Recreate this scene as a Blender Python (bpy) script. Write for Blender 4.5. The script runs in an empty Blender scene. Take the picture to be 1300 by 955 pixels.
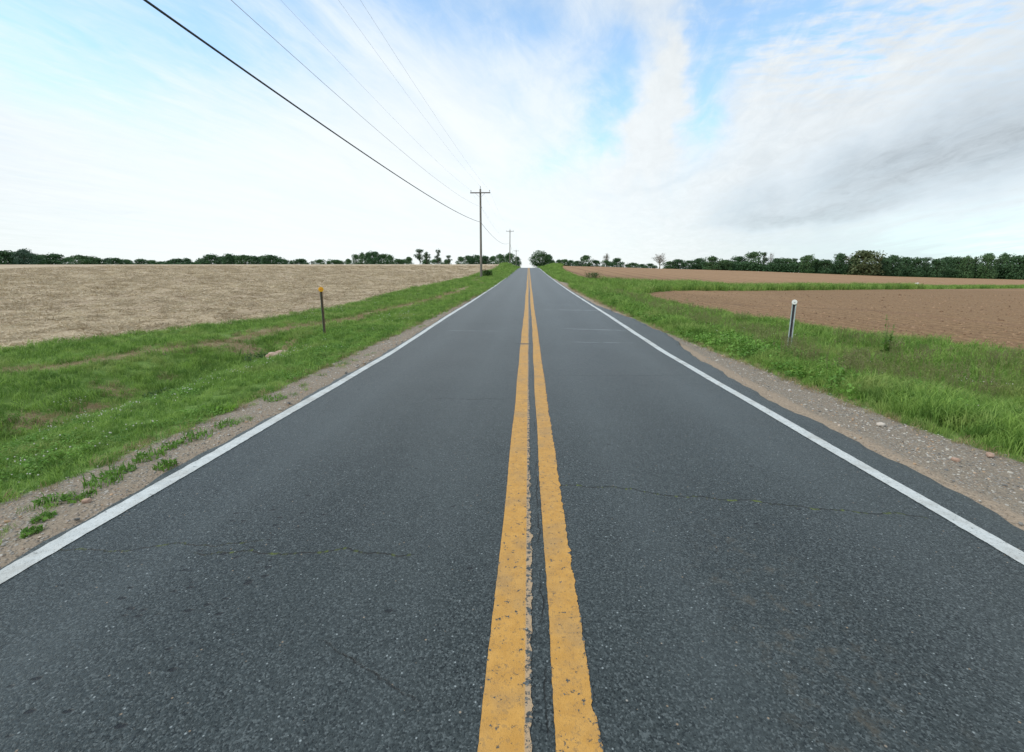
import bpy, math, random
import numpy as np
R_ = math.radians
random.seed(7); rng = np.random.default_rng(11)
sc = bpy.context.scene
COL = sc.collection

# ======================= camera =======================
cam_d = bpy.data.cameras.new('camera'); cam = bpy.data.objects.new('camera', cam_d); COL.objects.link(cam)
cam.location = (0, 0, 1.65)
cam.rotation_euler = (R_(90-8.4825), 0, R_(2.0509))
cam_d.sensor_width = 36.0; cam_d.lens = 580/1300*36.0; cam_d.shift_y = -45/1300
cam_d.clip_start = .05; cam_d.clip_end = 9000
sc.camera = cam
sc.view_settings.view_transform = 'Standard'; sc.view_settings.look = 'None'
sc.view_settings.exposure = EXPOSURE = 0.55; sc.view_settings.gamma = 1.0
sc.cycles.max_bounces = 6; sc.cycles.diffuse_bounces = 3; sc.cycles.transparent_max_bounces = 8

# ======================= node helper =======================
class NT:
    def __init__(s, nt): s.nt = nt
    def n(s, t, **k):
        nd = s.nt.nodes.new(t)
        for a, b in k.items(): setattr(nd, a, b)
        return nd
    def put(s, sock, v):
        if isinstance(v, bpy.types.NodeSocket): s.nt.links.new(v, sock)
        elif v is not None:
            if isinstance(v, (tuple, list)) and len(v) == 3 and sock.type == 'RGBA': v = (*v, 1)
            sock.default_value = v
    def m(s, op, a, b=None, c=None, clamp=False):
        nd = s.n('ShaderNodeMath', operation=op, use_clamp=clamp)
        for i, v in enumerate((a, b, c)):
            if v is not None: s.put(nd.inputs[i], v)
        return nd.outputs[0]
    def add(s, a, b): return s.m('ADD', a, b)
    def sub(s, a, b): return s.m('SUBTRACT', a, b)
    def mul(s, a, b): return s.m('MULTIPLY', a, b)
    def mx(s, a, b): return s.m('MAXIMUM', a, b)
    def mn(s, a, b): return s.m('MINIMUM', a, b)
    def sat(s, a): return s.m('ADD', a, 0.0, clamp=True)
    def ss(s, v, a, b, lo=0.0, hi=1.0):
        nd = s.n('ShaderNodeMapRange', interpolation_type='SMOOTHSTEP')
        for i, q in enumerate((v, a, b, lo, hi)): s.put(nd.inputs[i], q)
        return nd.outputs[0]
    def mix(s, f, a, b, mode='MIX'):
        nd = s.n('ShaderNodeMix', data_type='RGBA', blend_type=mode)
        s.put(nd.inputs[0], f); s.put(nd.inputs[6], a); s.put(nd.inputs[7], b)
        return nd.outputs[2]
    def noise(s, vec, scale, detail=2.0, rough=.5, dist=0.0, out=0):
        nd = s.n('ShaderNodeTexNoise')
        if vec is not None: s.put(nd.inputs['Vector'], vec)
        s.put(nd.inputs['Scale'], scale); nd.inputs['Detail'].default_value = detail
        nd.inputs['Roughness'].default_value = rough; nd.inputs['Distortion'].default_value = dist
        return nd.outputs[out]
    def vor(s, vec, scale, feature='F1', rnd=1.0):
        nd = s.n('ShaderNodeTexVoronoi', feature=feature)
        s.put(nd.inputs['Vector'], vec); s.put(nd.inputs['Scale'], scale); nd.inputs['Randomness'].default_value = rnd
        return nd
    def xyz(s, v):
        nd = s.n('ShaderNodeSeparateXYZ'); s.put(nd.inputs[0], v); return nd.outputs
    def comb(s, x, y, z=0.0):
        nd = s.n('ShaderNodeCombineXYZ')
        for i, v in enumerate((x, y, z)): s.put(nd.inputs[i], v)
        return nd.outputs[0]
    def vmul(s, v, k):
        nd = s.n('ShaderNodeVectorMath', operation='MULTIPLY'); s.put(nd.inputs[0], v); s.put(nd.inputs[1], k); return nd.outputs[0]
    def attr(s, name, kind='GEOMETRY', out='Fac'):
        nd = s.n('ShaderNodeAttribute', attribute_name=name, attribute_type=kind); return nd.outputs[out]
    def pos(s): return s.n('ShaderNodeNewGeometry').outputs['Position']
    def obrand(s): return s.n('ShaderNodeObjectInfo').outputs['Random']

# ======================= sky and sun =======================
SUN_AZ, SUN_EL = -112.0, 44.0
world = bpy.data.worlds.new("World"); sc.world = world; world.use_nodes = True
W = NT(world.node_tree); bg = world.node_tree.nodes['Background']
sky = W.n('ShaderNodeTexSky', sky_type='NISHITA', sun_disc=False)
sky.sun_elevation = R_(SUN_EL); sky.sun_rotation = R_(SUN_AZ); sky.air_density = 1.0; sky.dust_density = .4; sky.ozone_density = 1.0
tc = W.n('ShaderNodeTexCoord').outputs['Generated']
dx, dy, dz = W.xyz(tc)
az0 = W.mul(W.m('ARCTAN2', dx, dy), 57.2958)
el0 = W.mul(W.m('ARCSINE', dz), 57.2958)
# cloud layer seen in perspective: direction projected on a plane overhead, turned so streaks run along the wind
den = W.add(W.m('ABSOLUTE', dz), .07)
px_, py_ = W.m('DIVIDE', dx, den), W.m('DIVIDE', dy, den)
wa = R_(14)
ca, sa = math.cos(wa), math.sin(wa)
across = W.sub(W.mul(px_, ca), W.mul(py_, sa)); along = W.add(W.mul(px_, sa), W.mul(py_, ca))
pl = W.comb(across, along, 0.0)
streak = W.noise(W.comb(W.mul(across, 1.5), W.mul(along, .38), 3.1), 1.6, 7, .62, .9)
fine = W.noise(W.comb(W.mul(across, 2.6), W.mul(along, 1.0), 7.7), 3.2, 8, .68, .5)
mott = W.noise(W.comb(W.mul(across, 1.0), W.mul(along, 1.9), 1.7), 9.0, 3, .55, .3)
big = W.noise(pl, .55, 3, .5, .4)
wv = W.n('ShaderNodeTexNoise'); W.put(wv.inputs['Vector'], W.comb(W.mul(az0, .085), W.mul(el0, .12), 2.0)); wv.inputs['Scale'].default_value = 1.0; wv.inputs['Detail'].default_value = 4; wv.inputs['Roughness'].default_value = .6
wr, wg, wb = W.xyz(wv.outputs['Color'])
az = W.add(az0, W.mul(W.sub(wr, .5), 13.0)); el = W.add(el0, W.mul(W.sub(wg, .5), 7.0))
def blob(ca_, ce, ra, re, rot=0.0, w=1.0, p=1.0):
    c, s_ = math.cos(R_(rot)), math.sin(R_(rot))
    da, de = W.sub(az, ca_), W.sub(el, ce)
    u = W.mul(W.add(W.mul(da, c), W.mul(de, s_)), 1/ra); v = W.mul(W.sub(W.mul(de, c), W.mul(da, s_)), 1/re)
    r2 = W.add(W.mul(u, u), W.mul(v, v))
    return W.mul(W.m('POWER', 2.71828, W.mul(r2, -1.0)), w)
def total(bl):
    t = bl[0]
    for b in bl[1:]: t = W.add(t, b)
    return t
BLUE = total([blob(-50, 19.0, 18, 5.5, -6, .66), blob(-34, 24, 14, 5.0, -4, .62), blob(-16, 25, 18, 7, 0, .22), blob(6, 22, 12, 7, 0, .25), blob(2, 14, 8, 4, 0, .18), blob(-18, 30, 12, 4, 0, .4), blob(1, 27, 8, 5, 0, .50), blob(9.3, 20.5, 3.2, 4.8, -14, .82),
              blob(21.5, 25, 4.2, 9.0, -28, 1.08), blob(28, 23.5, 8, 4.2, -15, .62), blob(8, 14.0, 6, 2.2, 10, .42), blob(18, 17, 3.0, 3.5, -30, .45),
              blob(38, 27, 12, 5, -25, .60), blob(46, 3.2, 9, 2.6, 0, .25), blob(-12, 29, 7, 4, 0, .3)])
PLUME = total([blob(15.8, 20.5, 2.2, 7.0, -24, .72), blob(12.3, 15.0, 4, 2.2, 25, .5), blob(26, 28, 1.0, 3.5, -50, .4)])
high = W.mul(W.ss(el0, 27, 36), W.ss(big, .42, .66))
blue = W.add(W.sub(W.mn(BLUE, 1.05), PLUME), W.mul(high, .8))
cov = W.sub(1.0, blue)
cov = W.add(cov, W.mul(W.sub(streak, .5), W.add(.30, W.mul(W.sat(BLUE), 1.5))))
cov = W.add(cov, W.mul(W.sub(fine, .5), W.add(.08, W.mul(W.sat(BLUE), .95))))
motreg = total([blob(30, 22, 9, 4.5, -12, 1.0), blob(42, 21, 8, 5, -10, .8)])
cov = W.add(cov, W.mul(W.mul(W.sub(mott, .47), W.sat(motreg)), 1.9))
cov = W.ss(cov, -.05, 1.08, .20, .97)
# cloud brightness: thin cloud made brighter low at left, thick grey bank to the right
sd = (math.sin(R_(SUN_AZ))*math.cos(R_(SUN_EL)), math.cos(R_(SUN_AZ))*math.cos(R_(SUN_EL)), math.sin(R_(SUN_EL)))
dn = W.n('ShaderNodeVectorMath', operation='DOT_PRODUCT'); W.put(dn.inputs[0], tc); dn.inputs[1].default_value = (-.30, .94, .10)   # bright thin cloud low over the left field
glow = W.ss(dn.outputs['Value'], .70, 1.0)
grey = total([blob(35.5, 9.0, 14, 3.8, 6, 1.15), blob(47, 13.5, 12, 5.5, 10, 1.05), blob(50, 20, 6, 3.5, 10, .6), blob(29, 5.6, 8, 1.2, 3, .75), blob(25, 8.6, 2.2, 2.4, 0, .35), blob(16, 11, 5.5, .55, 16, .42), blob(25, 3.3, 8, .5, 0, .25), blob(-42, 5.6, 3.4, .28, -3, .3), blob(-46, 6.3, 6, .3, -4, .22), blob(-2, 7.4, 3, .4, 0, .12), blob(9, 7.5, 6, .7, 8, .2)])
grey = W.mul(grey, W.add(.30, W.mul(fine, 1.45)))
grey = W.add(grey, W.mul(W.sub(streak, .5), W.mul(W.ss(az0, 8, 30), .75)))
br = W.add(W.add(3.95, W.mul(glow, .62)), W.mul(W.sub(streak, .5), .55))
br = W.add(br, W.mul(W.sub(fine, .5), W.mul(W.sub(1.2, glow), 1.2)))
g1 = W.sat(grey)
cc = W.n('ShaderNodeVectorMath', operation='SCALE'); cc.inputs[0].default_value = (.955, 1.0, 1.015); W.put(cc.inputs['Scale'], br)
gtex = W.add(.80, W.mul(W.add(streak, fine), .40))
gv = W.n('ShaderNodeVectorMath', operation='SCALE'); gv.inputs[0].default_value = (2.55, 2.80, 2.98); W.put(gv.inputs['Scale'], W.mul(gtex, W.sub(1.08, W.mul(W.m('MAXIMUM', W.sub(grey, .8), 0.0), .35))))
ccol = W.mix(W.m('MULTIPLY', W.ss(grey, .10, 1.02), 1.0), cc.outputs[0], gv.outputs[0])
skyc = W.mix(1.0, sky.outputs[0], (1.0, 1.30, 1.34), 'MULTIPLY')
lowblue = W.mul(W.mul(W.ss(az0, 14, 40), W.ss(el0, 6.5, 1.5)), .9)
ccol = W.mix(lowblue, ccol, (3.15, 3.72, 3.95))
col = W.mix(cov, skyc, ccol)
W.put(bg.inputs[0], col); bg.inputs[1].default_value = .15

sun_d = bpy.data.lights.new('sun', 'SUN'); sun = bpy.data.objects.new('sun', sun_d); COL.objects.link(sun)
sun_d.energy = 1.5; sun_d.angle = R_(11); sun_d.color = (1.0, .95, .87)
from mathutils import Vector, Matrix, Euler
sun.rotation_euler = Vector(sd).to_track_quat('Z', 'Y').to_euler()
sun['kind'] = 'helper'

# ======================= helpers =======================
def link(o, parent=None):
    COL.objects.link(o)
    if parent is not None: o.parent = parent
    return o
def tag(o, label=None, cat=None, group=None, kind=None):
    for k, v in (('label', label), ('category', cat), ('group', group), ('kind', kind)):
        if v: o[k] = v
    return o
def empty(name, loc, rz=0.0):
    o = bpy.data.objects.new(name, None); o.location = loc; o.rotation_euler = (0, 0, rz); o.empty_display_size = .2
    return link(o)
def npmesh(name, V, F, mat=None, smooth=False):
    """V (n,3), F (m,k) all faces with k corners"""
    V = np.ascontiguousarray(V, np.float32); F = np.ascontiguousarray(F, np.int32)
    me = bpy.data.meshes.new(name); m, k = F.shape
    me.vertices.add(len(V)); me.vertices.foreach_set('co', V.ravel())
    me.loops.add(m*k); me.loops.foreach_set('vertex_index', F.ravel())
    me.polygons.add(m); me.polygons.foreach_set('loop_start', np.arange(m, dtype=np.int32)*k)
    me.polygons.foreach_set('loop_total', np.full(m, k, np.int32))
    if smooth: me.polygons.foreach_set('use_smooth', np.ones(m, bool))
    me.update(); me.validate()
    if mat: me.materials.append(mat)
    return me
def pymesh(name, V, F, mat=None, smooth=False):
    me = bpy.data.meshes.new(name); me.from_pydata([tuple(map(float, v)) for v in V], [], F); me.update()
    if smooth: me.polygons.foreach_set('use_smooth', np.ones(len(me.polygons), bool))
    if mat: me.materials.append(mat)
    return me
def ob(name, me, parent=None): return link(bpy.data.objects.new(name, me), parent)
def fattr(me, name, arr):
    a = me.attributes.new(name, 'FLOAT', 'POINT'); a.data.foreach_set('value', np.ascontiguousarray(arr, np.float32))
class Geo:
    def __init__(s): s.V = []; s.F = []
    def box(s, c, d, M=None, bev=0.0):
        b = len(s.V); x, y, z = [q/2 for q in d]
        if bev <= 0:
            pts = [(i*x, j*y, k*z) for i in (-1, 1) for j in (-1, 1) for k in (-1, 1)]
            fs = [(0,1,3,2),(4,6,7,5),(0,4,5,1),(2,3,7,6),(0,2,6,4),(1,5,7,3)]
        else:
            e = bev; pts = []; fs = []
            ring = [(x-e, -y), (x, -y+e), (x, y-e), (x-e, y), (-x+e, y), (-x, y-e), (-x, -y+e), (-x+e, -y)]
            for zz, k in ((-z, 1), (-z+e, 0), (z-e, 0), (z, 1)):
                for (u, v) in ring:
                    pts.append((u*(1-e/x*.8*k), v*(1-e/y*.8*k), zz))
            for r in range(3):
                for i in range(8): fs.append((r*8+i, r*8+(i+1) % 8, r*8+8+(i+1) % 8, r*8+8+i))
            fs.append(tuple(range(7, -1, -1))); fs.append(tuple(range(24, 32)))
        for q in pts:
            v = Vector(q)
            if M is not None: v = M @ v
            s.V.append((v.x+c[0], v.y+c[1], v.z+c[2]))
        s.F += [tuple(b+i for i in f) for f in fs]; return s
    def tube(s, pts, rad, n=8, cap=True):
        b = len(s.V); m = len(pts); pts = [Vector(p) for p in pts]
        if not hasattr(rad, '__len__'): rad = [rad]*m
        up = None
        for i, p in enumerate(pts):
            t = (pts[min(i+1, m-1)]-pts[max(i-1, 0)]).normalized()
            if up is None: up = t.orthogonal().normalized()
            a = (up - t*up.dot(t)).normalized(); up = a; c = t.cross(a)
            for k in range(n):
                q = 2*math.pi*k/n; v = p+(a*math.cos(q)+c*math.sin(q))*rad[i]; s.V.append((v.x, v.y, v.z))
        for i in range(m-1):
            for k in range(n): s.F.append((b+i*n+k, b+i*n+(k+1) % n, b+(i+1)*n+(k+1) % n, b+(i+1)*n+k))
        if cap: s.F.append(tuple(b+k for k in range(n-1, -1, -1))); s.F.append(tuple(b+(m-1)*n+k for k in range(n)))
        return s
    def mesh(s, name, mat=None, smooth=False): return pymesh(name, s.V, s.F, mat, smooth)
def newmat(name):
    m = bpy.data.materials.new(name); m.use_nodes = True
    t = NT(m.node_tree); b = m.node_tree.nodes['Principled BSDF']; return m, t, b
def bump(t, b, h, strength=.5, dist=.02):
    nd = t.n('ShaderNodeBump'); nd.inputs['Strength'].default_value = strength; nd.inputs['Distance'].default_value = dist
    t.put(nd.inputs['Height'], h); t.put(b.inputs['Normal'], nd.outputs[0])
def simple(name, c1, c2, scale=8.0, rough=.7, metal=0.0, stretch=(1, 1, 1), bs=.2, detail=4):
    m, t, b = newmat(name); o = t.n('ShaderNodeTexCoord').outputs['Object']
    n = t.noise(t.vmul(o, stretch), scale, detail, .6)
    t.put(b.inputs['Base Color'], t.mix(t.ss(n, .3, .7), c1, c2)); b.inputs['Roughness'].default_value = rough; b.inputs['Metallic'].default_value = metal
    bump(t, b, n, bs, .01); return m

# ---- asphalt, shared by the road and by worn spots of the paint ----
def asphalt_nodes(t, b=None):
    P = t.pos(); X, Y, Z = t.xyz(P)
    P2 = t.comb(X, Y, 0.0)
    v1 = t.vor(P2, 135.0); r1 = t.xyz(v1.outputs['Color'])
    v2 = t.vor(P2, 56.0); r2 = t.xyz(v2.outputs['Color'])
    big = t.noise(P2, .55, 4, .6, .4); mid = t.noise(P2, 4.5, 4, .65); grain = t.noise(P2, 60.0, 4, .7)
    lane = t.noise(t.comb(t.mul(X, 2.2), t.mul(Y, .06), 0), 1.0, 3, .5)
    c = t.mix(t.ss(grain, .3, .72), (.018, .024, .0255), (.055, .070, .0735))
    c = t.mix(t.ss(r1[0], .60, 1.0, 0, .65), c, (.135, .160, .165))
    c = t.mix(t.ss(r1[1], .80, .90, 0, .9), c, (.008, .012, .015))
    c = t.mix(t.mul(t.ss(r2[0], .90, .915), t.ss(v2.outputs['Distance'], t.add(.12, t.mul(r2[2], .25)), .06)), c, (.34, .39, .40))
    c = t.mix(t.mul(t.ss(r2[1], .968, .975), t.ss(v2.outputs['Distance'], t.add(.12, t.mul(r2[2], .25)), .06)), c, (.32, .24, .16))
    c = t.mix(t.mul(t.ss(big, .35, .7), .25), c, (.074, .092, .096))
    c = t.mix(t.mul(t.ss(mid, .56, .78), .30), c, (.018, .028, .032))
    # wheel paths polished slightly paler, oily strip mid-lane darker
    def band(cx, w): return t.m('POWER', 2.718, t.mul(t.m('POWER', t.mul(t.sub(X, cx), 1/w), 2.0), -1.0))
    wp = t.add(t.add(band(-2.15, .32), band(-.75, .3)), t.add(band(.85, .3), band(2.2, .32)))
    c = t.mix(t.mul(t.mul(wp, t.ss(lane, .25, .7)), .25), c, (.090, .110, .116))
    oil = t.add(band(-1.45, .35), band(1.5, .35))
    c = t.mix(t.mul(t.mul(oil, t.ss(lane, .3, .75)), .22), c, (.020, .029, .033))
    # brownish soil tracked on to the right lane
    s1 = t.m('ABSOLUTE', t.sub(t.sub(X, 1.25), t.mul(t.sub(3.1, Y), -.0)))
    st = t.mul(t.mul(t.ss(t.noise(P2, 9.0, 5, .7), .50, .72), t.ss(s1, .5, .0)), t.ss(Y, 3.1, 2.3))
    c = t.mix(t.mul(st, .60), c, (.105, .090, .066))
    # cracks: thin wandering lines across the lanes, with moss in the wider ones
    wig = t.add(t.mul(t.sub(t.noise(t.comb(X, 0, 0), 2.2, 2, .5), .5), .26), t.mul(t.sub(t.noise(t.comb(X, 1, 0), 14.0, 3, .7), .5), .06))
    crs, moss = None, None
    def across_crack(y0, slope, x0, x1, w=.008, mo=0.0):
        nonlocal crs, moss
        d = t.m('ABSOLUTE', t.sub(t.sub(Y, y0), t.add(t.mul(X, slope), wig)))
        rng_ = t.mul(t.ss(X, x0, x0+.08), t.ss(X, x1, x1-.15))
        k = t.mul(t.ss(d, w*1.6, w*.4), rng_); crs = k if crs is None else t.mx(crs, k)
        if mo:
            g = t.mul(t.mul(t.ss(d, w*2.6, w*.8), rng_), t.ss(t.noise(t.comb(X, 2, 0), 11.0, 3, .7), .50, .60)); g = t.mul(g, mo)
            moss = g if moss is None else t.mx(moss, g)
    across_crack(3.46, -.17, .20, 2.8, .0065, 1.0)
    across_crack(2.50, .03, -2.0, -.60, .006, .7)
    across_crack(2.72, .10, -2.95, -1.6, .005, .5)
    across_crack(5.9, .05, -1.3, -.2, .006)
    across_crack(10.6, -.05, -.35, .3, .02)
    across_crack(7.3, .04, .4, 2.7, .006)
    across_crack(14.2, .02, -2.8, .0, .008)
    dl = t.m('ABSOLUTE', t.sub(t.sub(X, .075), t.mul(t.sub(t.noise(t.comb(0, Y, 0), 4.5, 4, .7), .5), .10)))
    kl = t.mul(t.ss(dl, .0050, .0012), t.ss(t.noise(t.comb(0, Y, 5), 2.3, 3, .6), .42, .56)); crs = t.mx(crs, kl)
    # one open diagonal crack near the camera
    dd = t.m('ABSOLUTE', t.add(t.sub(Y, 1.30), t.mul(t.add(X, t.mul(t.sub(t.noise(P2, 7.0, 4, .7), .5), .15)), .56)))
    kd = t.mul(t.mul(t.ss(dd, .009, .002), t.ss(X, -1.0, -.85)), t.mul(t.ss(X, -.38, -.5), t.ss(t.noise(P2, 30.0, 3, .7), .35, .6))); crs = t.mx(crs, kd)
    # small dark pits, elongated across
    pv = t.vor(t.comb(t.mul(t.add(X, t.mul(Y, .3)), 13.0), t.mul(t.sub(Y, t.mul(X, .2)), 26.0), 0), 1.0); pr = t.xyz(pv.outputs['Color'])
    zone = t.add(t.mul(t.ss(t.m('ABSOLUTE', t.add(X, 1.75)), .38, .15), t.ss(Y, 3.3, 2.9)), .012)
    pit = t.mul(t.ss(pv.outputs['Distance'], .34, .22), t.m('GREATER_THAN', t.mul(zone, .22), pr[0])); 
    c = t.mix(t.mul(pit, .85), c, (.012, .014, .018))
    # faint dragged scratches across the right lane
    scr = None
    for y0, k0, x0, x1, w in ((13.35, -.17, .9, 3.0, .05), (18.9, -.12, .5, 3.1, .07), (10.95, -.07, .8, 2.7, .028), (12.6, -.03, -2.4, -.7, .03)):
        d = t.m('ABSOLUTE', t.sub(t.sub(Y, y0), t.mul(X, k0)))
        k = t.mul(t.mul(t.ss(d, w*1.5, w*.3), t.mul(t.ss(X, x0, x0+.4), t.ss(X, x1, x1-.5))), t.ss(t.noise(t.comb(X, Y, 0), 2.4, 3, .6), .35, .62))
        scr = k if scr is None else t.mx(scr, k)
    c = t.mix(t.mul(scr, .8), c, (.24, .27, .29))
    c = t.mix(t.mul(crs, .9), c, (.012, .012, .012))
    c = t.mix(moss, c, (.10, .135, .02))
    h = t.add(t.mul(t.ss(v1.outputs['Distance'], .6, .1), .5), t.mul(grain, .8)); h = t.sub(h, t.mul(t.mx(crs, pit), 2.0))
    return c, h, P2, X, Y
road_mat, t, b = newmat('asphalt')
c, h, P2, X, Y = asphalt_nodes(t)
t.put(b.inputs['Base Color'], c); b.inputs['Roughness'].default_value = .40; b.inputs['Specular IOR Level'].default_value = .16; b.inputs['Specular Tint'].default_value = (.92, 1.0, 1.0, 1)
bump(t, b, h, .55, .006)
def paint_mat(name, c1, c2, kind):
    m, t, b = newmat(name)
    c, h, P2, X, Y = asphalt_nodes(t)
    wear = t.noise(P2, 26.0, 5, .75); spots = t.noise(P2, 9.0, 4, .7); dirt = t.noise(P2, 3.0, 3, .6)
    pc = t.mix(t.ss(t.noise(P2, 14.0, 4, .65), .3, .75), c1, c2)
    pc = t.mix(t.mul(t.ss(dirt, .42, .75), .38), pc, (.20, .17, .12))
    grains = t.xyz(t.vor(P2, 95.0).outputs['Color'])[0]
    pc = t.mix(t.mul(t.ss(grains, .85, .95), .25), pc, (.10, .09, .07))
    if kind == 'yellow':
        # old paler coat shows along the right edge of each line, ragged
        e1 = t.mul(t.ss(X, -.010, .000), t.ss(X, .06, .03)); e2 = t.ss(X, .252, .262)
        edge = t.mx(e1, e2)
        pc = t.mix(t.mul(e1, .75), pc, (.36, .285, .20))
        gone = t.mx(t.ss(t.add(wear, t.mul(edge, .10)), .585, .64), t.ss(t.add(spots, t.mul(t.ss(X, .245, .27), .28)), .73, .77))
        hair = t.m('ABSOLUTE', t.sub(t.noise(t.comb(t.mul(X, 1.6), t.mul(Y, 3.0), 0), 2.2, 5, .6), .5)); gone = t.mx(gone, t.mul(t.mul(t.ss(hair, .0035, .001), t.ss(t.noise(P2, 4.0, 2, .5), .54, .64)), .55))
        blk = t.mul(t.mul(t.ss(Y, 10.45, 10.5), t.ss(Y, 10.66, 10.61)), t.ss(X, .09, .02)); gone = t.mx(gone, t.mul(blk, .8))
    else:
        gone = t.mx(t.ss(wear, .60, .68), t.mul(t.ss(spots, .655, .72), .9))
    t.put(b.inputs['Base Color'], t.mix(gone, pc, c)); b.inputs['Roughness'].default_value = .6
    bump(t, b, t.sub(h, t.mul(gone, .6)), .4, .005)
    return m
yel_mat = paint_mat('yellow_paint', (.455, .238, .044), (.545, .300, .066), 'yellow')
whi_mat = paint_mat('white_paint', (.46, .50, .50), (.58, .62, .62), 'white')

# ---------------- terrain heights (metres) ----------------
def _smooth_interp(x, xs, ys):
    xs = np.asarray(xs, float); ys = np.asarray(ys, float)
    h = np.diff(xs); d = np.diff(ys)/h
    m = np.zeros_like(ys); m[0] = d[0]; m[-1] = d[-1]
    for i in range(1, len(xs)-1):
        if d[i-1]*d[i] > 0:
            w1 = 2*h[i]+h[i-1]; w2 = h[i]+2*h[i-1]
            m[i] = (w1+w2)/(w1/d[i-1]+w2/d[i])
    x = np.clip(x, xs[0], xs[-1]); k = np.clip(np.searchsorted(xs, x)-1, 0, len(xs)-2)
    t = (x-xs[k])/h[k]
    return ((1+2*t)*(1-t)**2*ys[k] + t*(1-t)**2*h[k]*m[k] + t*t*(3-2*t)*ys[k+1] + t*t*(t-1)*h[k]*m[k+1])
def sstep(a, b, x):
    t = np.clip((x-a)/(b-a), 0, 1); return t*t*(3-2*t)
def road_z(Y):
    return _smooth_interp(Y, [-60,0,9,12,15,17,21,26,34,45,66,107,126,138,150,170,220,300,400,700,3000],
                             [0,0,-.02,.02,.075,.11,.165,.25,.38,.62,1.12,2.26,2.78,3.02,3.05,2.75,1.5,0,-1,-4,-6])
def left_z(Y):
    return _smooth_interp(Y, [-60,0,12,20,34,60,100,145,200,230,260,400,700,3000],
                             [-.1,-.1,-.1,.02,.36,1.03,2.6,4.1,5.05,5.35,5.1,3.0,1,0])
_RY = [-60,0,12,20,30,45,60,90,130,180,250,320,500,3000]
_RA = [.07,.15,.25,.48,.77,1.08,1.6]
_RZ = [[0,0,-.1,.02,.2,.55,1.0,1.9,3.15,4.2,4.7,4.6,3,0],
       [-.3,-.3,-.3,-.15,.1,.35,.75,1.5,2.6,3.7,4.6,4.5,3,0],
       [-.35,-.35,-.35,-.3,-.1,.05,.35,1.0,1.9,2.95,3.85,3.8,2,0],
       [-.4,-.4,-.4,-.42,-.45,-.5,-.55,-.3,.4,1.3,2.3,2.3,1,0],
       [-.4,-.4,-.4,-.45,-.5,-.6,-.75,-.85,-.75,-.6,-.5,-.5,-.5,0],
       [-.4,-.4,-.4,-.45,-.5,-.6,-.75,-1.1,-1.4,-1.8,-2.45,-3,-3,0],
       [-.4,-.4,-.4,-.45,-.5,-.6,-.8,-1.3,-1.7,-2.4,-3.2,-4,-4,0]]
def right_z(X, Y):
    a = np.clip(X/np.maximum(Y, 6.0), .07, 1.6)
    rows = [_smooth_interp(Y, _RY, r) for r in _RZ]
    out = np.zeros(np.broadcast(X, Y).shape)
    for i in range(len(_RA)-1):
        lo, hi = _RA[i], _RA[i+1]
        t = np.clip((a-lo)/(hi-lo), 0, 1); m = (a >= lo) & ((a < hi) | (i == len(_RA)-2))
        out = np.where(m, rows[i]*(1-t)+rows[i+1]*t, out)
    return out
def wob(x, y, s=1.0):
    return (np.sin(x*1.31*s+y*.73*s)+np.sin(-x*.77*s+y*1.71*s+1.3)+np.sin(x*2.3*s+y*2.9*s+4.1)*.6)/2.6
def terrain(X, Y):
    X = np.asarray(X, float); Y = np.asarray(Y, float)
    rz = road_z(Y)
    ax = np.abs(X)
    L = left_z(Y); R = right_z(X, Y)
    side = np.where(X < 0, L, R)
    s = sstep(3.2, 9.5, ax)
    z = rz*(1-s) + side*s
    # shoulder falls a little from the asphalt edge
    z = z - .05*sstep(3.0, 4.2, ax)*(1-sstep(50,80,Y))
    # left ditch ends at the culvert
    k = 1-sstep(11.6, 13.2, Y)*.86
    k = k*(1-sstep(25,50,Y))
    dx = X+6.9
    z = z - .50*k*np.exp(-np.where(dx > 0, dx/1.25, dx/1.15)**2)*np.where(X < 0, 1, 0)
    z = z - .26*np.exp(-((X+7.0)/.45)**2-((Y-12.0)/.38)**2)   # drain hollow
    # right swale
    dr = X-7.6
    z = z - .18*np.exp(-(dr/1.6)**2)*np.where(X > 0, 1, 0)*(1-sstep(30,60,Y))
    # grassy banks at the crest
    z = z + np.where(X > 0, 1, 0)*.75*np.exp(-((ax-6.6)/1.7)**2)*np.exp(-((Y-124)/22.)**2)
    z = z + np.where(X < 0, 1, 0)*.65*np.exp(-((ax-6.4)/2.0)**2)*np.exp(-((Y-142)/24.)**2)
    # small unevenness off the road
    off = sstep(3.4, 5.5, ax)
    z = z + off*(.025*wob(X, Y, 1.0)+.012*wob(X, Y, 3.1))
    return z
# ---------------- end terrain ----------------

# ======================= region outlines (plan, metres) =======================
def I(x, xs, ys): return np.interp(x, xs, ys)
def left_edge(Y):   # edge of the stubble field
    return I(Y, [-80,0,10,11.7,13.5,17,21.6,35,45,57,66,94,130,200,400], [-14.5,-13.2,-12.5,-12.1,-11.3,-9.7,-9.2,-9.15,-8.6,-7.95,-7.9,-7.0,-7.6,-8.5,-9])
def low_edge(Y):    # edge of the near ploughed field
    return I(Y, [-80,0,8,12,13.4,16.3,21.6,28.3,33,37,60], [16,14,13.3,12.5,11.8,10.8,10.2,9.0,8.9,8.7,9])
def strip_a(X): return I(X, [8,8.6,13.9,28.6,52.7,84,160,400], [34,37,45.8,58.5,69,79,100,160])
def strip_b(X): return I(X, [6,7,13,28,41,69,104,200,500], [58,57.5,57,63.5,71,81.5,92,120,190])
def up_edge(Y): return I(Y, [50,61,80,108,130,200,400], [7,6.9,6.4,7.6,9.0,10.5,12])
def road_l(Y): return -3.02 - .02*np.sin(Y*2.1) - .015*np.sin(Y*5.3+1) - .012*np.sin(Y*13.1)
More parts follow.
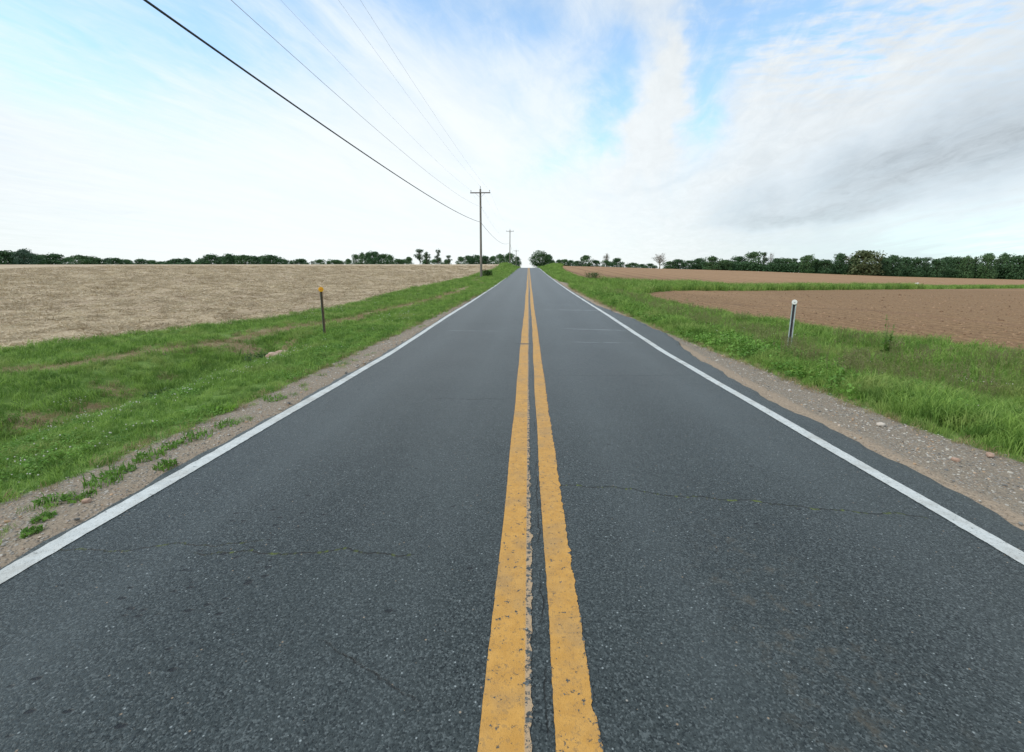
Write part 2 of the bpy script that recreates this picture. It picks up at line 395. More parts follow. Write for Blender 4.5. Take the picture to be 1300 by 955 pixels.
def road_r(Y):
    w = .030*np.sin(Y*1.7+.5)+.022*np.sin(Y*4.1)+.014*np.sin(Y*9.7+2)+.008*np.sin(Y*23.)
    return I(Y, [-80,2,4,6,8.2,9.2,10.6,12.4,15.5,19,22,30,60,3000], [3.34,3.31,3.27,3.24,3.30,3.38,3.56,3.72,3.60,3.30,3.12,3.04,3.02,3.02]) + w*I(Y, [0,20,60],[1,1,.3])
def grav_l(Y): return I(Y, [-80,0,3,3.6,6,8,10,12,16,20,30,60], [-4.2,-4.1,-3.98,-3.8,-3.68,-3.68,-3.72,-3.55,-3.42,-3.28,-3.10,-3.03])
def grav_r(Y): return I(Y, [-80,0,4.3,5.3,6.5,8.2,10.4,13,19,31,38,43,46,49,60,130,3000], [5.2,5.0,4.66,4.44,4.34,4.30,4.08,3.85,3.58,3.32,3.35,3.95,3.9,3.35,3.14,3.06,3.0])
TRACK = [(-13.5,5.2),(-11.2,7.0),(-9.82,7.98),(-9.2,8.35),(-8.96,9.5),(-8.6,10.8),(-7.9,13.9),(-7.07,15.4),(-6.46,18.4),(-6.17,20.7),(-5.4,24.6),(-5.0,30),(-5.2,40)]
def poly_dist(X, Y, P):
    d = np.full(np.shape(X), 1e9)
    for (x0, y0), (x1, y1) in zip(P[:-1], P[1:]):
        vx, vy = x1-x0, y1-y0; t = np.clip(((X-x0)*vx+(Y-y0)*vy)/(vx*vx+vy*vy), 0, 1)
        d = np.minimum(d, np.hypot(X-x0-t*vx, Y-y0-t*vy))
    return d
def soil(X, Y):
    s = .34-poly_dist(X, Y, TRACK)
    for (a, b_, r) in ((-7.35,6.3,.42),(-7.2,7.15,.30),(-7.4,7.8,.30),(-7.75,11.95,.55),(-6.75,12.45,.34),(-7.5,9.0,.22),(-3.6,9.9,.3)):
        s = np.maximum(s, r-np.hypot(X-a, (Y-b_)*1.2))
    s = np.maximum(s, np.where(Y > 13, .62, -9)-poly_dist(X, Y, TRACK))
    for (a, b_, r) in ((-4.6,45,.8),(-6.0,52,.9),(-5.6,36,.8),(-6.6,60,.9)):
        s = np.maximum(s, r-np.hypot(X-a, (Y-b_)*.25))
    return s
def d_left(X, Y): return np.minimum(left_edge(Y)-X, 262-Y)
def d_right(X, Y):
    lo = np.minimum(X-low_edge(Y), strip_a(X)-Y)
    up = np.minimum(np.minimum(X-up_edge(Y), Y-strip_b(X)), 252-Y)
    return np.maximum(lo, up)
def d_grav(X, Y): return np.where(X < 0, X-grav_l(Y), grav_r(Y)-X)

# ======================= ground =======================
xf = np.arange(-14, 14.001, .125); g = [14.]; st = .125
while g[-1] < 4200: st *= 1.062; g.append(g[-1]+st)
gx = np.array(g[1:]); xs = np.concatenate([-gx[::-1], xf, gx])
yb = [-1.]; st = .3
while yb[-1] > -2500: st *= 1.3; yb.append(yb[-1]-st)
yf = np.arange(-.8, 30, .16); g = [30.]; st = .16
while g[-1] < 4500: st *= 1.022; g.append(g[-1]+st)
ys = np.concatenate([np.array(yb[::-1]), yf, np.array(g)])
GX, GY = np.meshgrid(xs, ys); Z = terrain(GX, GY)
inside = (1-sstep(0, .12, GX-road_r(GY)))*(1-sstep(0, .12, road_l(GY)-GX))
Z = Z - .035*inside - .006
# clods and furrows that are large enough to cast shade, in the fields
dL, dR, dG, sS = d_left(GX, GY), d_right(GX, GY), d_grav(GX, GY), soil(GX, GY)
nrm = rng.normal(0, 1, GX.shape)
near = 1-sstep(14, 40, np.hypot(GX, GY))
Z = Z + nrm*.010*np.clip(dL, 0, 1)*near + (nrm*.016+.025*np.sin((GX+.03*GY)*8.3))*np.clip(dR, 0, 1)*near + nrm*.004*near*(dG > 0)*(1-inside)
nx, ny = len(xs), len(ys)
idx = np.arange(nx*ny).reshape(ny, nx)
quads = np.stack([idx[:-1, :-1], idx[:-1, 1:], idx[1:, 1:], idx[1:, :-1]], -1).reshape(-1, 4)
cx_ = .25*(GX.ravel()[quads].sum(1)); cy_ = .25*(GY.ravel()[quads].sum(1))

m, t, b = newmat('ground_surface'); ground_mat = m
P = t.pos(); X, Y, Zs = t.xyz(P); P2 = t.comb(X, Y, 0.0)
aL, aR, aG, aS = t.attr('d_left'), t.attr('d_right'), t.attr('d_grav'), t.attr('d_soil')
n05, n3, n12, n40 = t.noise(P2, .45, 4, .6), t.noise(P2, 3.0, 4, .65), t.noise(P2, 12.0, 4, .7), t.noise(P2, 45.0, 3, .7)
wob_ = t.add(t.mul(t.sub(n3, .5), .9), t.mul(t.sub(n12, .5), .5))
# soil and thatch between the grass blades
gc = t.mix(t.ss(n12, .35, .7), (.090, .170, .036), (.170, .265, .068))
gc = t.mix(t.mul(t.ss(n3, .45, .75), .55), gc, (.105, .165, .035))
gc = t.mix(t.mul(t.ss(n05, .5, .75), .45), gc, (.120, .135, .045))
sc_ = t.mix(t.ss(n40, .3, .7), (.20, .135, .085), (.34, .26, .18))
gc = t.mix(t.mul(t.ss(t.add(aS, t.mul(wob_, 1.15)), -.02, .22), t.ss(n12, .25, .60, .35, .9)), gc, sc_)
# stubble: straw lying over pale soil
s1 = t.noise(t.comb(t.mul(X, 1.0), t.mul(Y, 3.0), 0), 5.5, 5, .75); s2 = t.noise(t.comb(t.mul(X, .10), t.mul(Y, .42), 0), 1.0, 4, .6)
s3 = t.noise(P2, 17.0, 4, .8); s4 = t.noise(t.comb(t.mul(X, .012), t.mul(Y, .06), 3), 1.0, 4, .6)
stc = t.mix(t.ss(s1, .32, .66), (.26, .200, .130), (.52, .435, .305))
stc = t.mix(t.mul(t.ss(s3, .52, .75), .55), stc, (.54, .465, .34))
stc = t.mix(t.mul(t.ss(s2, .50, .72), .25), stc, (.27, .215, .15))
stc = t.mix(t.ss(Y, 25, 170, 0, .88), stc, (.495, .410, .295))
stc = t.mix(t.mul(t.ss(s4, .48, .66), .5), stc, (.30, .235, .165))
rowl = t.m('SINE', t.mul(t.add(Y, t.mul(X, -.55)), .55)); stc = t.mix(t.mul(t.ss(rowl, .55, 1.0), t.mul(t.ss(s2, .35, .6), .30)), stc, (.22, .165, .115))
# ploughed soil in drilled rows
r1 = t.m('SINE', t.mul(t.add(t.add(X, t.mul(Y, .035)), t.mul(n3, .12)), 8.3)); r2 = t.noise(t.comb(t.mul(X, .42), t.mul(Y, .012), 0), 1.0, 4, .7)
p1 = t.noise(P2, 7.0, 5, .75); p2 = t.noise(P2, 28.0, 3, .7); p3 = t.noise(t.comb(t.mul(X, .05), t.mul(Y, .03), 4), 1.0, 3, .6)
plc = t.mix(t.ss(p1, .30, .72), (.150, .094, .050), (.335, .220, .120))
plc = t.mix(t.mul(t.ss(p2, .56, .8), .5), plc, (.43, .30, .185))
plc = t.mix(t.mul(t.ss(r1, .0, 1.0), .38), plc, (.130, .078, .048))
plc = t.mix(t.mul(t.ss(r2, .53, .64), t.ss(Y, 60, 90, .25, .62)), plc, (.20, .118, .075))
plc = t.mix(t.mul(t.ss(p3, .45, .7), .30), plc, (.38, .245, .145))
plc = t.mix(t.ss(Y, 60, 110, 0, .45), plc, (.41, .258, .145))
rl = t.m('SINE', t.add(t.mul(t.add(X, t.mul(Y, .02)), 1.25), t.mul(p3, 3.0))); plc = t.mix(t.mul(t.mul(t.ss(rl, .72, .98), t.ss(Y, 50, 80, .12, .62)), t.ss(p1, .2, .5)), plc, (.165, .095, .060))
wt = t.m('ABSOLUTE', t.sub(t.m('HYPOT', t.sub(X, 20), t.sub(Y, 22)) if False else t.m('SQRT', t.add(t.m('POWER', t.sub(X, 8.0), 2.0), t.m('POWER', t.sub(Y, 16.0), 2.0))), 16.0))
wt = t.mul(t.ss(wt, .55, .15), t.ss(Y, 22, 27)); plc = t.mix(t.mul(wt, t.mul(t.ss(n3, .35, .6), .55)), plc, (.105, .062, .042))
# gravel and sandy dust on the shoulders
gv = t.vor(P2, 34.0); gr = t.xyz(gv.outputs['Color']); gv2 = t.vor(P2, 110.0); gr2 = t.xyz(gv2.outputs['Color'])
grc = t.mix(gr[0], (.12, .118, .110), (.44, .42, .37)); grc = t.mix(t.mul(t.ss(gr[1], .75, .9), .6), grc, (.34, .20, .12)); grc = t.mix(t.mul(t.ss(gr[2], .8, .95), .7), grc, (.44, .43, .41))
fines = t.mix(gr2[0], (.175, .148, .115), (.30, .26, .205))
grc = t.mix(t.ss(gv.outputs['Distance'], .25, .45), grc, fines)
grc = t.mix(t.ss(t.add(n3, t.mul(n12, .5)), .80, 1.05), grc, fines)
sandr = t.mul(t.ss(X, 3.1, 3.2), t.ss(t.add(X, t.mul(wob_, .22)), t.attr('sand'), t.sub(t.attr('sand'), .12)))
sandc = t.mix(t.ss(n40, .35, .7), (.285, .225, .165), (.39, .32, .245))
grc = t.mix(t.mul(sandr, .85), grc, sandc)
sandl = t.mul(t.ss(X, -3.30, -3.12), t.ss(X, -2.9, -3.0)); grc = t.mix(t.mul(sandl, .35), grc, sandc)
k = t.ss(t.add(aG, t.mul(wob_, .16)), -.05, .05)
c = t.mix(k, gc, grc)
c = t.mix(t.ss(t.add(aL, t.mul(wob_, t.ss(Y, 10, 90, .45, 2.5))), -.12, .12), c, stc)
c = t.mix(t.ss(t.add(aR, t.mul(wob_, t.ss(Y, 10, 90, .45, 2.0))), -.12, .12), c, plc)
t.put(b.inputs['Base Color'], c); b.inputs['Roughness'].default_value = .95; b.inputs['Specular IOR Level'].default_value = .15
hh = t.add(t.mul(n12, .5), t.mul(n40, .25)); hh = t.add(hh, t.mul(t.ss(gv.outputs['Distance'], .5, .1), t.mul(k, .5))); hh = t.add(hh, t.mul(s1, .3))
bump(t, b, hh, .7, .04)

def ground_piece(name, sel):
    q = quads[sel]; u, inv = np.unique(q, return_inverse=True)
    V = np.stack([GX.ravel()[u], GY.ravel()[u], Z.ravel()[u]], -1)
    me = npmesh(name, V, inv.reshape(-1, 4), ground_mat, True)
    for nm, A in (('d_left', dL), ('d_right', dR), ('d_grav', dG), ('d_soil', sS)): fattr(me, nm, np.clip(A.ravel()[u], -50, 50))
    sand = I(V[:, 1], [-5, 2, 4, 6, 8, 10, 14, 20], [3.62, 3.56, 3.50, 3.55, 3.62, 3.7, 3.9, 3.6]); fattr(me, 'sand', sand)
    return tag(ob(name, me), kind='structure')
cl, cr, cg = d_left(cx_, cy_) > 0, d_right(cx_, cy_) > 0, d_grav(cx_, cy_) > 0
cg = cg & ~cl & ~cr & (cy_ < 250)
verge = ~cl & ~cr & ~cg & (np.abs(cx_) < 400) & (cy_ < 262) & (cy_ > -30)
o = ground_piece('stubble_field', cl); o['label'] = 'pale straw stubble field rising to the left of the road'
o = ground_piece('ploughed_field', cr); o['label'] = 'bare brown ploughed field on both sides of the grass strip right of the road'
o = ground_piece('gravel_shoulder', cg); o['label'] = 'gravel and sandy dirt shoulders along both road edges'
o = ground_piece('grass_verge', verge); o['label'] = 'grass verges and left ditch between the road and the fields'
o = ground_piece('ground', ~cl & ~cr & ~cg & ~verge); o['label'] = 'open land beyond the fields'

# ======================= road =======================
ry = np.concatenate([np.arange(-40, -1, 1.), np.arange(-1, 30, .08), np.arange(30, 170, .5), np.arange(170, 420, 4.), [440, 480, 540, 620]])
U = np.concatenate([[0, 0.004], np.linspace(.02, .98, 36), [.996, 1.0]])
e0, e1 = road_l(ry), road_r(ry)
RX = e0[:, None]*(1-U)[None] + e1[:, None]*U[None]; RY = np.repeat(ry[:, None], len(U), 1)
RZ = road_z(RY)*1.0; RZ[:, 0] -= .05; RZ[:, -1] -= .05
ii = np.arange(RX.size).reshape(RX.shape)
road = ob('road', npmesh('road', np.stack([RX.ravel(), RY.ravel(), RZ.ravel()], -1), np.stack([ii[:-1, :-1], ii[:-1, 1:], ii[1:, 1:], ii[1:, :-1]], -1).reshape(-1, 4), road_mat, True))
tag(road, 'straight two lane asphalt road running to the crest of the hill', kind='structure')
def line(name, fl, fr, mat, label, dz=.004):
    y = np.concatenate([np.arange(-12, .5, .25), np.arange(.5, 14, .012), np.arange(14, 40, .06), np.arange(40, 170, .5), np.arange(170, 420, 4.)])
    a, c_ = fl(y), fr(y); n = len(y); uu = np.linspace(0, 1, 4)
    XX = a[:, None]*(1-uu)+c_[:, None]*uu; YY = np.repeat(y[:, None], 4, 1); ZZ = road_z(YY)+dz
    i2 = np.arange(XX.size).reshape(XX.shape)
    o = ob(name, npmesh(name, np.stack([XX.ravel(), YY.ravel(), ZZ.ravel()], -1), np.stack([i2[:-1, :-1], i2[:-1, 1:], i2[1:, 1:], i2[1:, :-1]], -1).reshape(-1, 4), mat), road)
    o['label'] = label; return o
def rag(amp, sd_, fine_=1.0):
    r = np.random.default_rng(sd_)
    def f(y):
        n = r.normal(0, 1, len(y)); n2 = np.convolve(n, np.ones(5)/5, 'same')
        return amp*(n*.35*fine_+n2*1.2)*np.where(y < 14, 1, .3) + .012*np.sin(y*.35+sd_)*np.clip(y/10, 0, 1) + .004*np.sin(y*2.3+sd_)
    return f
def ragged(base, amp, sd_, fine_=1.0):
    f = rag(amp, sd_, fine_); return lambda y: base+f(y)
line('yellow_line', ragged(-.166, .0014, 1), ragged(.022, .0055, 2), yel_mat, 'left solid yellow centre line with a pale worn edge')
line('yellow_line', ragged(.104, .0016, 3), ragged(.258, .0060, 4), yel_mat, 'right solid yellow centre line with a chipped ragged edge')
line('white_line', ragged(-2.945, .003, 5), ragged(-2.815, .002, 6), whi_mat, 'white edge line along the left lane')
line('white_line', ragged(2.83, .002, 7), ragged(2.955, .002, 8), whi_mat, 'white edge line along the right lane')

# ======================= scattered stuff =======================
def leafy(name, cols, rough=.6, trans=.3, inst=True, patch=None):
    m = bpy.data.materials.new(name); m.use_nodes = True; t = NT(m.node_tree); b = m.node_tree.nodes['Principled BSDF']
    r = t.attr('tint', 'INSTANCER') if inst else t.noise(t.n('ShaderNodeTexCoord').outputs['Object'], 7.0, 3, .7)
    c = t.mix(t.ss(r, .1 if inst else .3, .9 if inst else .7), cols[0], cols[1])
    n = t.noise(t.pos(), .8, 4, .65)
    if len(cols) > 2: c = t.mix(t.mul(t.ss(n, .48, .68), .75), c, cols[2])
    if len(cols) > 3: c = t.mix(t.mul(t.ss(t.noise(t.pos(), 3.1, 3, .65), .52, .70), .7), c, cols[3])
    t.put(b.inputs['Base Color'], c); b.inputs['Roughness'].default_value = rough; b.inputs['Specular IOR Level'].default_value = .25
    tr = t.n('ShaderNodeBsdfTranslucent'); t.put(tr.inputs['Color'], c)
    mx = t.n('ShaderNodeMixShader'); mx.inputs[0].default_value = trans
    out = m.node_tree.nodes['Material Output']
    m.node_tree.links.new(b.outputs[0], mx.inputs[1]); m.node_tree.links.new(tr.outputs[0], mx.inputs[2]); m.node_tree.links.new(mx.outputs[0], out.inputs[0])
    return m
def blades(n, h, spread, w, lean, seed):
    r = np.random.default_rng(seed); V = []; F = []
    for i in range(n):
        a = r.uniform(0, 2*math.pi); d = spread*math.sqrt(r.uniform()); x, y = d*math.cos(a), d*math.sin(a)
        hh = h*r.uniform(.55, 1.15); la = r.uniform(0, 2*math.pi); ll = lean*hh*r.uniform(.3, 1.2)
        lx, ly = math.cos(la)*ll, math.sin(la)*ll; fa = r.uniform(0, math.pi); wx, wy = math.cos(fa)*w/2, math.sin(fa)*w/2
        b = len(V)
        V += [(x-wx, y-wy, -.02), (x+wx, y+wy, -.02), (x-wx*.8+lx*.4, y-wy*.8+ly*.4, hh*.62), (x+wx*.8+lx*.4, y+wy*.8+ly*.4, hh*.62), (x+lx*1.3, y+ly*1.3, hh*(1-.25*lean))]
        F += [(b, b+1, b+3), (b, b+3, b+2), (b+2, b+3, b+4)]
    return np.array(V), np.array(F)
def leaves(n, h, spread, s, seed, up=.7):
    r = np.random.default_rng(seed); V = []; F = []
    for i in range(n):
        a = r.uniform(0, 2*math.pi); d = spread*math.sqrt(r.uniform()); c = Vector((d*math.cos(a), d*math.sin(a), h*r.uniform(.15, 1)))
        nrm_ = Vector((r.normal(0, .5), r.normal(0, .5), up)).normalized(); u = nrm_.orthogonal().normalized(); u = Matrix.Rotation(r.uniform(0, 6.28), 3, nrm_) @ u; v = nrm_.cross(u)
        k = s*r.uniform(.6, 1.2); b = len(V)
        for (p, q) in ((-.9, 0), (0, -.55), (.9, 0), (0, .55)): V.append(tuple(c+u*p*k+v*q*k))
        F += [(b, b+1, b+2), (b, b+2, b+3)]
    return np.array(V), np.array(F)
def joinVF(parts):
    V = []; F = []; o = 0
    for v, f in parts: V.append(v); F.append(f+o); o += len(v)
    return np.concatenate(V), np.concatenate(F)
def proto_col(name, meshes):
    c = bpy.data.collections.new(name)
    for i, me in enumerate(meshes): c.objects.link(bpy.data.objects.new(f'{name}_{i:02d}', me))
    return c
def scatter(name, label, X, Y, scl, col, mat=None, dz=0.0, tilt=.12, tint=None, flat=None):
    n = len(X); Zz = terrain(X, Y)-.006+dz
    me = bpy.data.meshes.new(name); me.vertices.add(n); me.vertices.foreach_set('co', np.stack([X, Y, Zz], -1).astype(np.float32).ravel()); me.update()
    a = me.attributes.new('rot', 'FLOAT_VECTOR', 'POINT')
    a.data.foreach_set('vector', np.stack([rng.normal(0, tilt, n), rng.normal(0, tilt, n), rng.uniform(0, 6.283, n)], -1).astype(np.float32).ravel())
    a = me.attributes.new('scl', 'FLOAT_VECTOR', 'POINT'); s3_ = np.stack([scl, scl, scl*(rng.uniform(.75, 1.25, n) if flat is None else flat)], -1)
    a.data.foreach_set('vector', s3_.astype(np.float32).ravel())
    fattr(me, 'tint', rng.uniform(0, 1, n) if tint is None else tint)
    a = me.attributes.new('pick', 'INT', 'POINT'); a.data.foreach_set('value', rng.integers(0, len(col.objects), n).astype(np.int32))
    o = ob(name, me); ng = bpy.data.node_groups.new(name, 'GeometryNodeTree')
    ng.interface.new_socket('Geometry', in_out='INPUT', socket_type='NodeSocketGeometry'); ng.interface.new_socket('Geometry', in_out='OUTPUT', socket_type='NodeSocketGeometry')
    gi, go = ng.nodes.new('NodeGroupInput'), ng.nodes.new('NodeGroupOutput'); ip = ng.nodes.new('GeometryNodeInstanceOnPoints'); ci = ng.nodes.new('GeometryNodeCollectionInfo')
    ci.inputs['Collection'].default_value = col; ci.inputs['Separate Children'].default_value = True; ci.inputs['Reset Children'].default_value = True
    ip.inputs['Pick Instance'].default_value = True
    def na(nm, ty):
        q = ng.nodes.new('GeometryNodeInputNamedAttribute'); q.data_type = ty; q.inputs['Name'].default_value = nm; return q.outputs['Attribute']
    L = ng.links.new
    L(gi.outputs[0], ip.inputs['Points']); L(ci.outputs[0], ip.inputs['Instance']); L(na('pick', 'INT'), ip.inputs['Instance Index'])
    L(na('rot', 'FLOAT_VECTOR'), ip.inputs['Rotation']); L(na('scl', 'FLOAT_VECTOR'), ip.inputs['Scale']); L(ip.outputs[0], go.inputs[0])
    md = o.modifiers.new('scatter', 'NODES'); md.node_group = ng
    return tag(o, label, kind='stuff')
def sample(x0, x1, y0, y1, dens, near_, power, accept):
    """points with density dens per m2 up to distance near_, thinning beyond"""
    n = 0; outx = []; outy = []
    edges = [y0]
    while edges[-1] < y1: edges.append(min(y1, edges[-1]*1.18+.4))
    for a, b_ in zip(edges[:-1], edges[1:]):
        lam = dens*min(1.0, (near_/max(a, 1e-3))**power); N = rng.poisson(lam*(b_-a)*(x1-x0))
        x = rng.uniform(x0, x1, N); y = rng.uniform(a, b_, N); d = np.hypot(x, y)
        keep = rng.uniform(0, 1, N) < np.minimum(1, (near_/d)**power)/min(1.0, (near_/max(a, 1e-3))**power)
        keep &= accept(x, y); outx.append(x[keep]); outy.append(y[keep])
    return np.concatenate(outx), np.concatenate(outy)
def size_up(x, y, near_, p): return np.maximum(1, np.hypot(x, y)/near_)**p
def vn(x, y, s, seed=0):   # cheap value noise 0..1
    r = np.random.default_rng(99+seed).uniform(0, 1, (64, 64)); u, v = x*s, y*s; i, j = np.floor(u).astype(int), np.floor(v).astype(int); f, g_ = u-i, v-j
    f = f*f*(3-2*f); g_ = g_*g_*(3-2*g_); q = lambda a, b_: r[a % 64, b_ % 64]
    return (q(i, j)*(1-f)+q(i+1, j)*f)*(1-g_)+(q(i, j+1)*(1-f)+q(i+1, j+1)*f)*g_

grass_mat = leafy('grass_blades', [(.105, .215, .038), (.285, .445, .100), (.350, .420, .140), (.090, .190, .042)], trans=.35)
dry_mat = leafy('dry_grass', [(.30, .24, .13), (.42, .34, .20), (.24, .24, .10)], trans=.3)
clover_mat = leafy('clover_leaves', [(.085, .200, .030), (.180, .350, .062), (.12, .24, .045)], trans=.25)
lawn = proto_col('lawn_tuft', [npmesh('tuft', *joinVF([blades(26, .085, .10, .006, .75, s), leaves(5, .035, .09, .010, s+50)]), grass_mat) for s in range(5)])
lush = proto_col('lush_tuft', [npmesh('tuft', *joinVF([blades(24, .30, .13, .010, .55, s+10)]), grass_mat) for s in range(5)])
clover = proto_col('clover_tuft', [npmesh('tuft', *leaves(34, .10, .11, .020, s+20), clover_mat) for s in range(4)])
broad = proto_col('broad_tuft', [npmesh('tuft', *leaves(30, .22, .15, .036, s+24, .5), clover_mat) for s in range(4)])
fol = lambda x, y: (d_left(x, y) < .10*vn(x, y, 2.0)*3-.05) & (d_right(x, y) < .1) & (d_grav(x, y) < .10*(vn(x, y, 3.1)-.35))
def okl(x, y): return fol(x, y) & ((soil(x, y)+.55*(vn(x, y, 1.9, 3)-.5)+.75*(vn(x, y, 6.1, 13)-.5)) < .14)
x, y = sample(-14.5, -3.0, .6, 26, 115, 6.5, 1.15, okl); s = size_up(x, y, 6.5, .50)*(.68+.45*vn(x, y, .9, 1))
s *= np.where(np.abs(x+6.9) < .9, 1.25, 1.0)
scatter('grass', 'short mown grass on the verge and in the ditch left of the road', x, y, s, lawn, tilt=.2)
x, y = sample(-10.5, -3.0, 26, 175, 30, 26, 1.3, okl); scatter('grass', 'short grass on the far left verge beyond the orange marker', x, y, 2.0*size_up(x, y, 26, .55), lawn, tilt=.2)
x, y = sample(-6.6, -3.7, .6, 14, 60, 6, 1.1, lambda x, y: okl(x, y) & (vn(x, y, .8, 7) > .42)); scatter('clover', 'clover patches in the left verge grass', x, y, .75*size_up(x, y, 6.5, .45), clover)
okr = lambda x, y: (x > 3.0) & (d_right(x, y) < .12) & (d_grav(x, y) < .08*(vn(x, y, 3.1)-.4))
x, y = sample(3.4, 14.5, 1.0, 36, 95, 8, 1.2, okr)
d_e = x-grav_r(y); hs = (.26+.62*sstep(0, .7, d_e))*(.60+.45*vn(x, y, 1.1, 2)+.45*vn(x, y, 3.3, 22))*np.where(x > 6.2, .85, 1.05)*(1-.85*np.exp(-((x-6.0)/1.1)**2-((y-10.8)/2.2)**2))
scatter('grass', 'tall lush grass on the verge right of the road', x, y, hs*size_up(x, y, 8, .5), lush, tilt=.16, flat=rng.uniform(.8, 1.3, len(x))/size_up(x, y, 8, .38))
x, y = sample(3.0, 110, 34, 175, 9.0, 40, 1.0, lambda x, y: okr(x, y) & ((x < 14) | ((y > strip_a(x)-1) & (y < strip_b(x)+1))))
scatter('grass', 'rough grass on the far right verge and on the strip between the ploughed fields', x, y, (1.05+.8*vn(x, y, .25, 5))*np.where((x > 9) & (x < 60), 1.75, 1.0)*size_up(x, y, 34, .35), lush, tilt=.16, flat=rng.uniform(.6, 1.0, len(x)))
x, y = sample(3.8, 8.0, 1.5, 30, 34, 7, 1.1, lambda x, y: okr(x, y) & (x-grav_r(y) < 2.2) & (x-grav_r(y) > .12) & (vn(x, y, 1.0, 9) > .40)); scatter('weeds', 'broad leaved weeds along the front of the right verge', x, y, (.65+.4*vn(x, y, 2, 4))*size_up(x, y, 8, .35), broad)
# seed heads hazing over the right swale
def seedy(n, h, sp, seed):
    r = np.random.default_rng(seed); g_ = []
    V = []; F = []
    for i in range(n):
        a, d = r.uniform(0, 6.28), sp*math.sqrt(r.uniform()); x0, y0 = d*math.cos(a), d*math.sin(a); hh = h*r.uniform(.7, 1.1); lx, ly = r.normal(0, .10, 2)*hh; w = .0022
        for (ax_, ay_) in ((w, 0), (0, w)):
            b = len(V); V += [(x0-ax_, y0-ay_, 0), (x0+ax_, y0+ay_, 0), (x0+lx+ax_, y0+ly+ay_, hh), (x0+lx-ax_, y0+ly-ay_, hh)]; F += [(b, b+1, b+2), (b, b+2, b+3)]
        for k in range(7):
            zz = hh*r.uniform(.80, 1.05); b = len(V); u = r.normal(0, .012, 3); c0 = np.array([x0+lx*zz/hh, y0+ly*zz/hh, zz])+r.normal(0, .012, 3)
            V += [tuple(c0-u), tuple(c0+np.array([.004, .004, .012])), tuple(c0+u)]; F += [(b, b+1, b+2)]
    return np.array(V), np.array(F)
seed_mat = leafy('seed_heads', [(.22, .21, .11), (.22, .27, .09), (.16, .26, .06)], trans=.3)
seeds = proto_col('seed_tuft', [npmesh('tuft', *seedy(9, .48, .16, s+40), seed_mat) for s in range(4)])
x, y = sample(4.9, 13.0, 1.5, 34, 11, 9, 1.2, lambda x, y: okr(x, y) & (x-grav_r(y) > .9) & (vn(x, y, .6, 12) > .35)); scatter('seeding_grass', 'brownish seed heads standing over the right swale grass', x, y, np.ones(len(x))*.95, seeds, tilt=.1, flat=rng.uniform(.75, 1.15, len(x)))
# straggling tufts in the gravel beside the left line, dry fringe at the shoulders
x, y = sample(-3.75, -3.15, 1.5, 30, 26, 8, .8, lambda x, y: (vn(x, y, 2.6, 21) > .60)); scatter('grass', 'straggling grass tufts growing in the left gravel shoulder', x, y, .55*size_up(x, y, 8, .4), lawn)
dryt = proto_col('dry_tuft', [npmesh('tuft', *blades(22, .075, .09, .004, .95, s+60), dry_mat) for s in range(4)])
x, y = sample(3.0, 4.9, 1.5, 45, 60, 8, 1.0, lambda x, y: (np.abs(x-grav_r(y)) < .16)); x2, y2 = sample(-4.4, -3.0, 1.5, 45, 45, 8, 1.0, lambda x, y: (np.abs(x-grav_l(y)) < .13))
x3, y3 = sample(-12, -4, 4, 32, 60, 10, 1.0, lambda x, y: (soil(x, y)+.5*(vn(x, y, 1.9, 3)-.5) > -.08)); x, y = np.concatenate([x, x2, x3]), np.concatenate([y, y2, y3])
scatter('dry_grass', 'dry yellow grass fringing the gravel and the bare tracks', x, y, .9*size_up(x, y, 8, .4), dryt, tilt=.3)
# white clover heads
def balls(n, seed, s=.0085):
    r = np.random.default_rng(seed); V = []; F = []
    for i in range(n):
        c = np.array([r.normal(0, .06), r.normal(0, .06), r.uniform(.07, .12)]); b = len(V); k = s*r.uniform(.7, 1.2)
        V += [tuple(c+np.array(q)*k) for q in ((1,0,0),(-1,0,0),(0,1,0),(0,-1,0),(0,0,1),(0,0,-1))]; F += [(b+p, b+q, b+w) for p, q, w in ((0,2,4),(2,1,4),(1,3,4),(3,0,4),(2,0,5),(1,2,5),(3,1,5),(0,3,5))]
    return np.array(V), np.array(F)
flower_mat = leafy('flower_white', [(.62, .62, .56), (.74, .72, .66)], trans=.2)
heads = proto_col('clover_head', [npmesh('heads', *balls(2+s, s+80), flower_mat) for s in range(3)])
x, y = sample(-9.5, -3.7, 1.5, 30, 9.0, 8, .7, lambda x, y: okl(x, y) & (vn(x, y, .7, 31)*(.6+.5*np.exp(-((x+5.1)/.8)**2)) > .46)); scatter('clover_flowers', 'white clover heads dotted over the left verge', x, y, .9*size_up(x, y, 7, .25), heads)
x, y = sample(4.6, 9, 3, 20, .55, 9, .6, okr); scatter('clover_flowers', 'white flower heads in the tall right verge grass', x, y, np.full(len(x), 1.15), heads, dz=.16)
# stones of the shoulders
def stone(seed):
    r = np.random.default_rng(seed); import bmesh
    bm = bmesh.new(); bmesh.ops.create_icosphere(bm, subdivisions=1, radius=1.0)
    for v in bm.verts: v.co *= r.uniform(.72, 1.15)
    for v in bm.verts: v.co.z *= .6; v.co.x *= 1.2
    me = bpy.data.meshes.new('stone'); bm.to_mesh(me); bm.free(); return me
m, t, b = newmat('shoulder_stone'); stone_mat = m
r = t.attr('tint', 'INSTANCER'); c = t.mix(t.ss(r, 0, .6), (.13, .130, .125), (.44, .42, .37)); c = t.mix(t.ss(r, .72, .80), c, (.40, .27, .165)); c = t.mix(t.ss(r, .90, .95), c, (.48, .46, .43)); t.put(b.inputs['Base Color'], c); b.inputs['Roughness'].default_value = .85
stones = []
for s in range(5):
    me = stone(s); me.materials.append(stone_mat); stones.append(me)
stones = proto_col('shoulder_stone', stones)
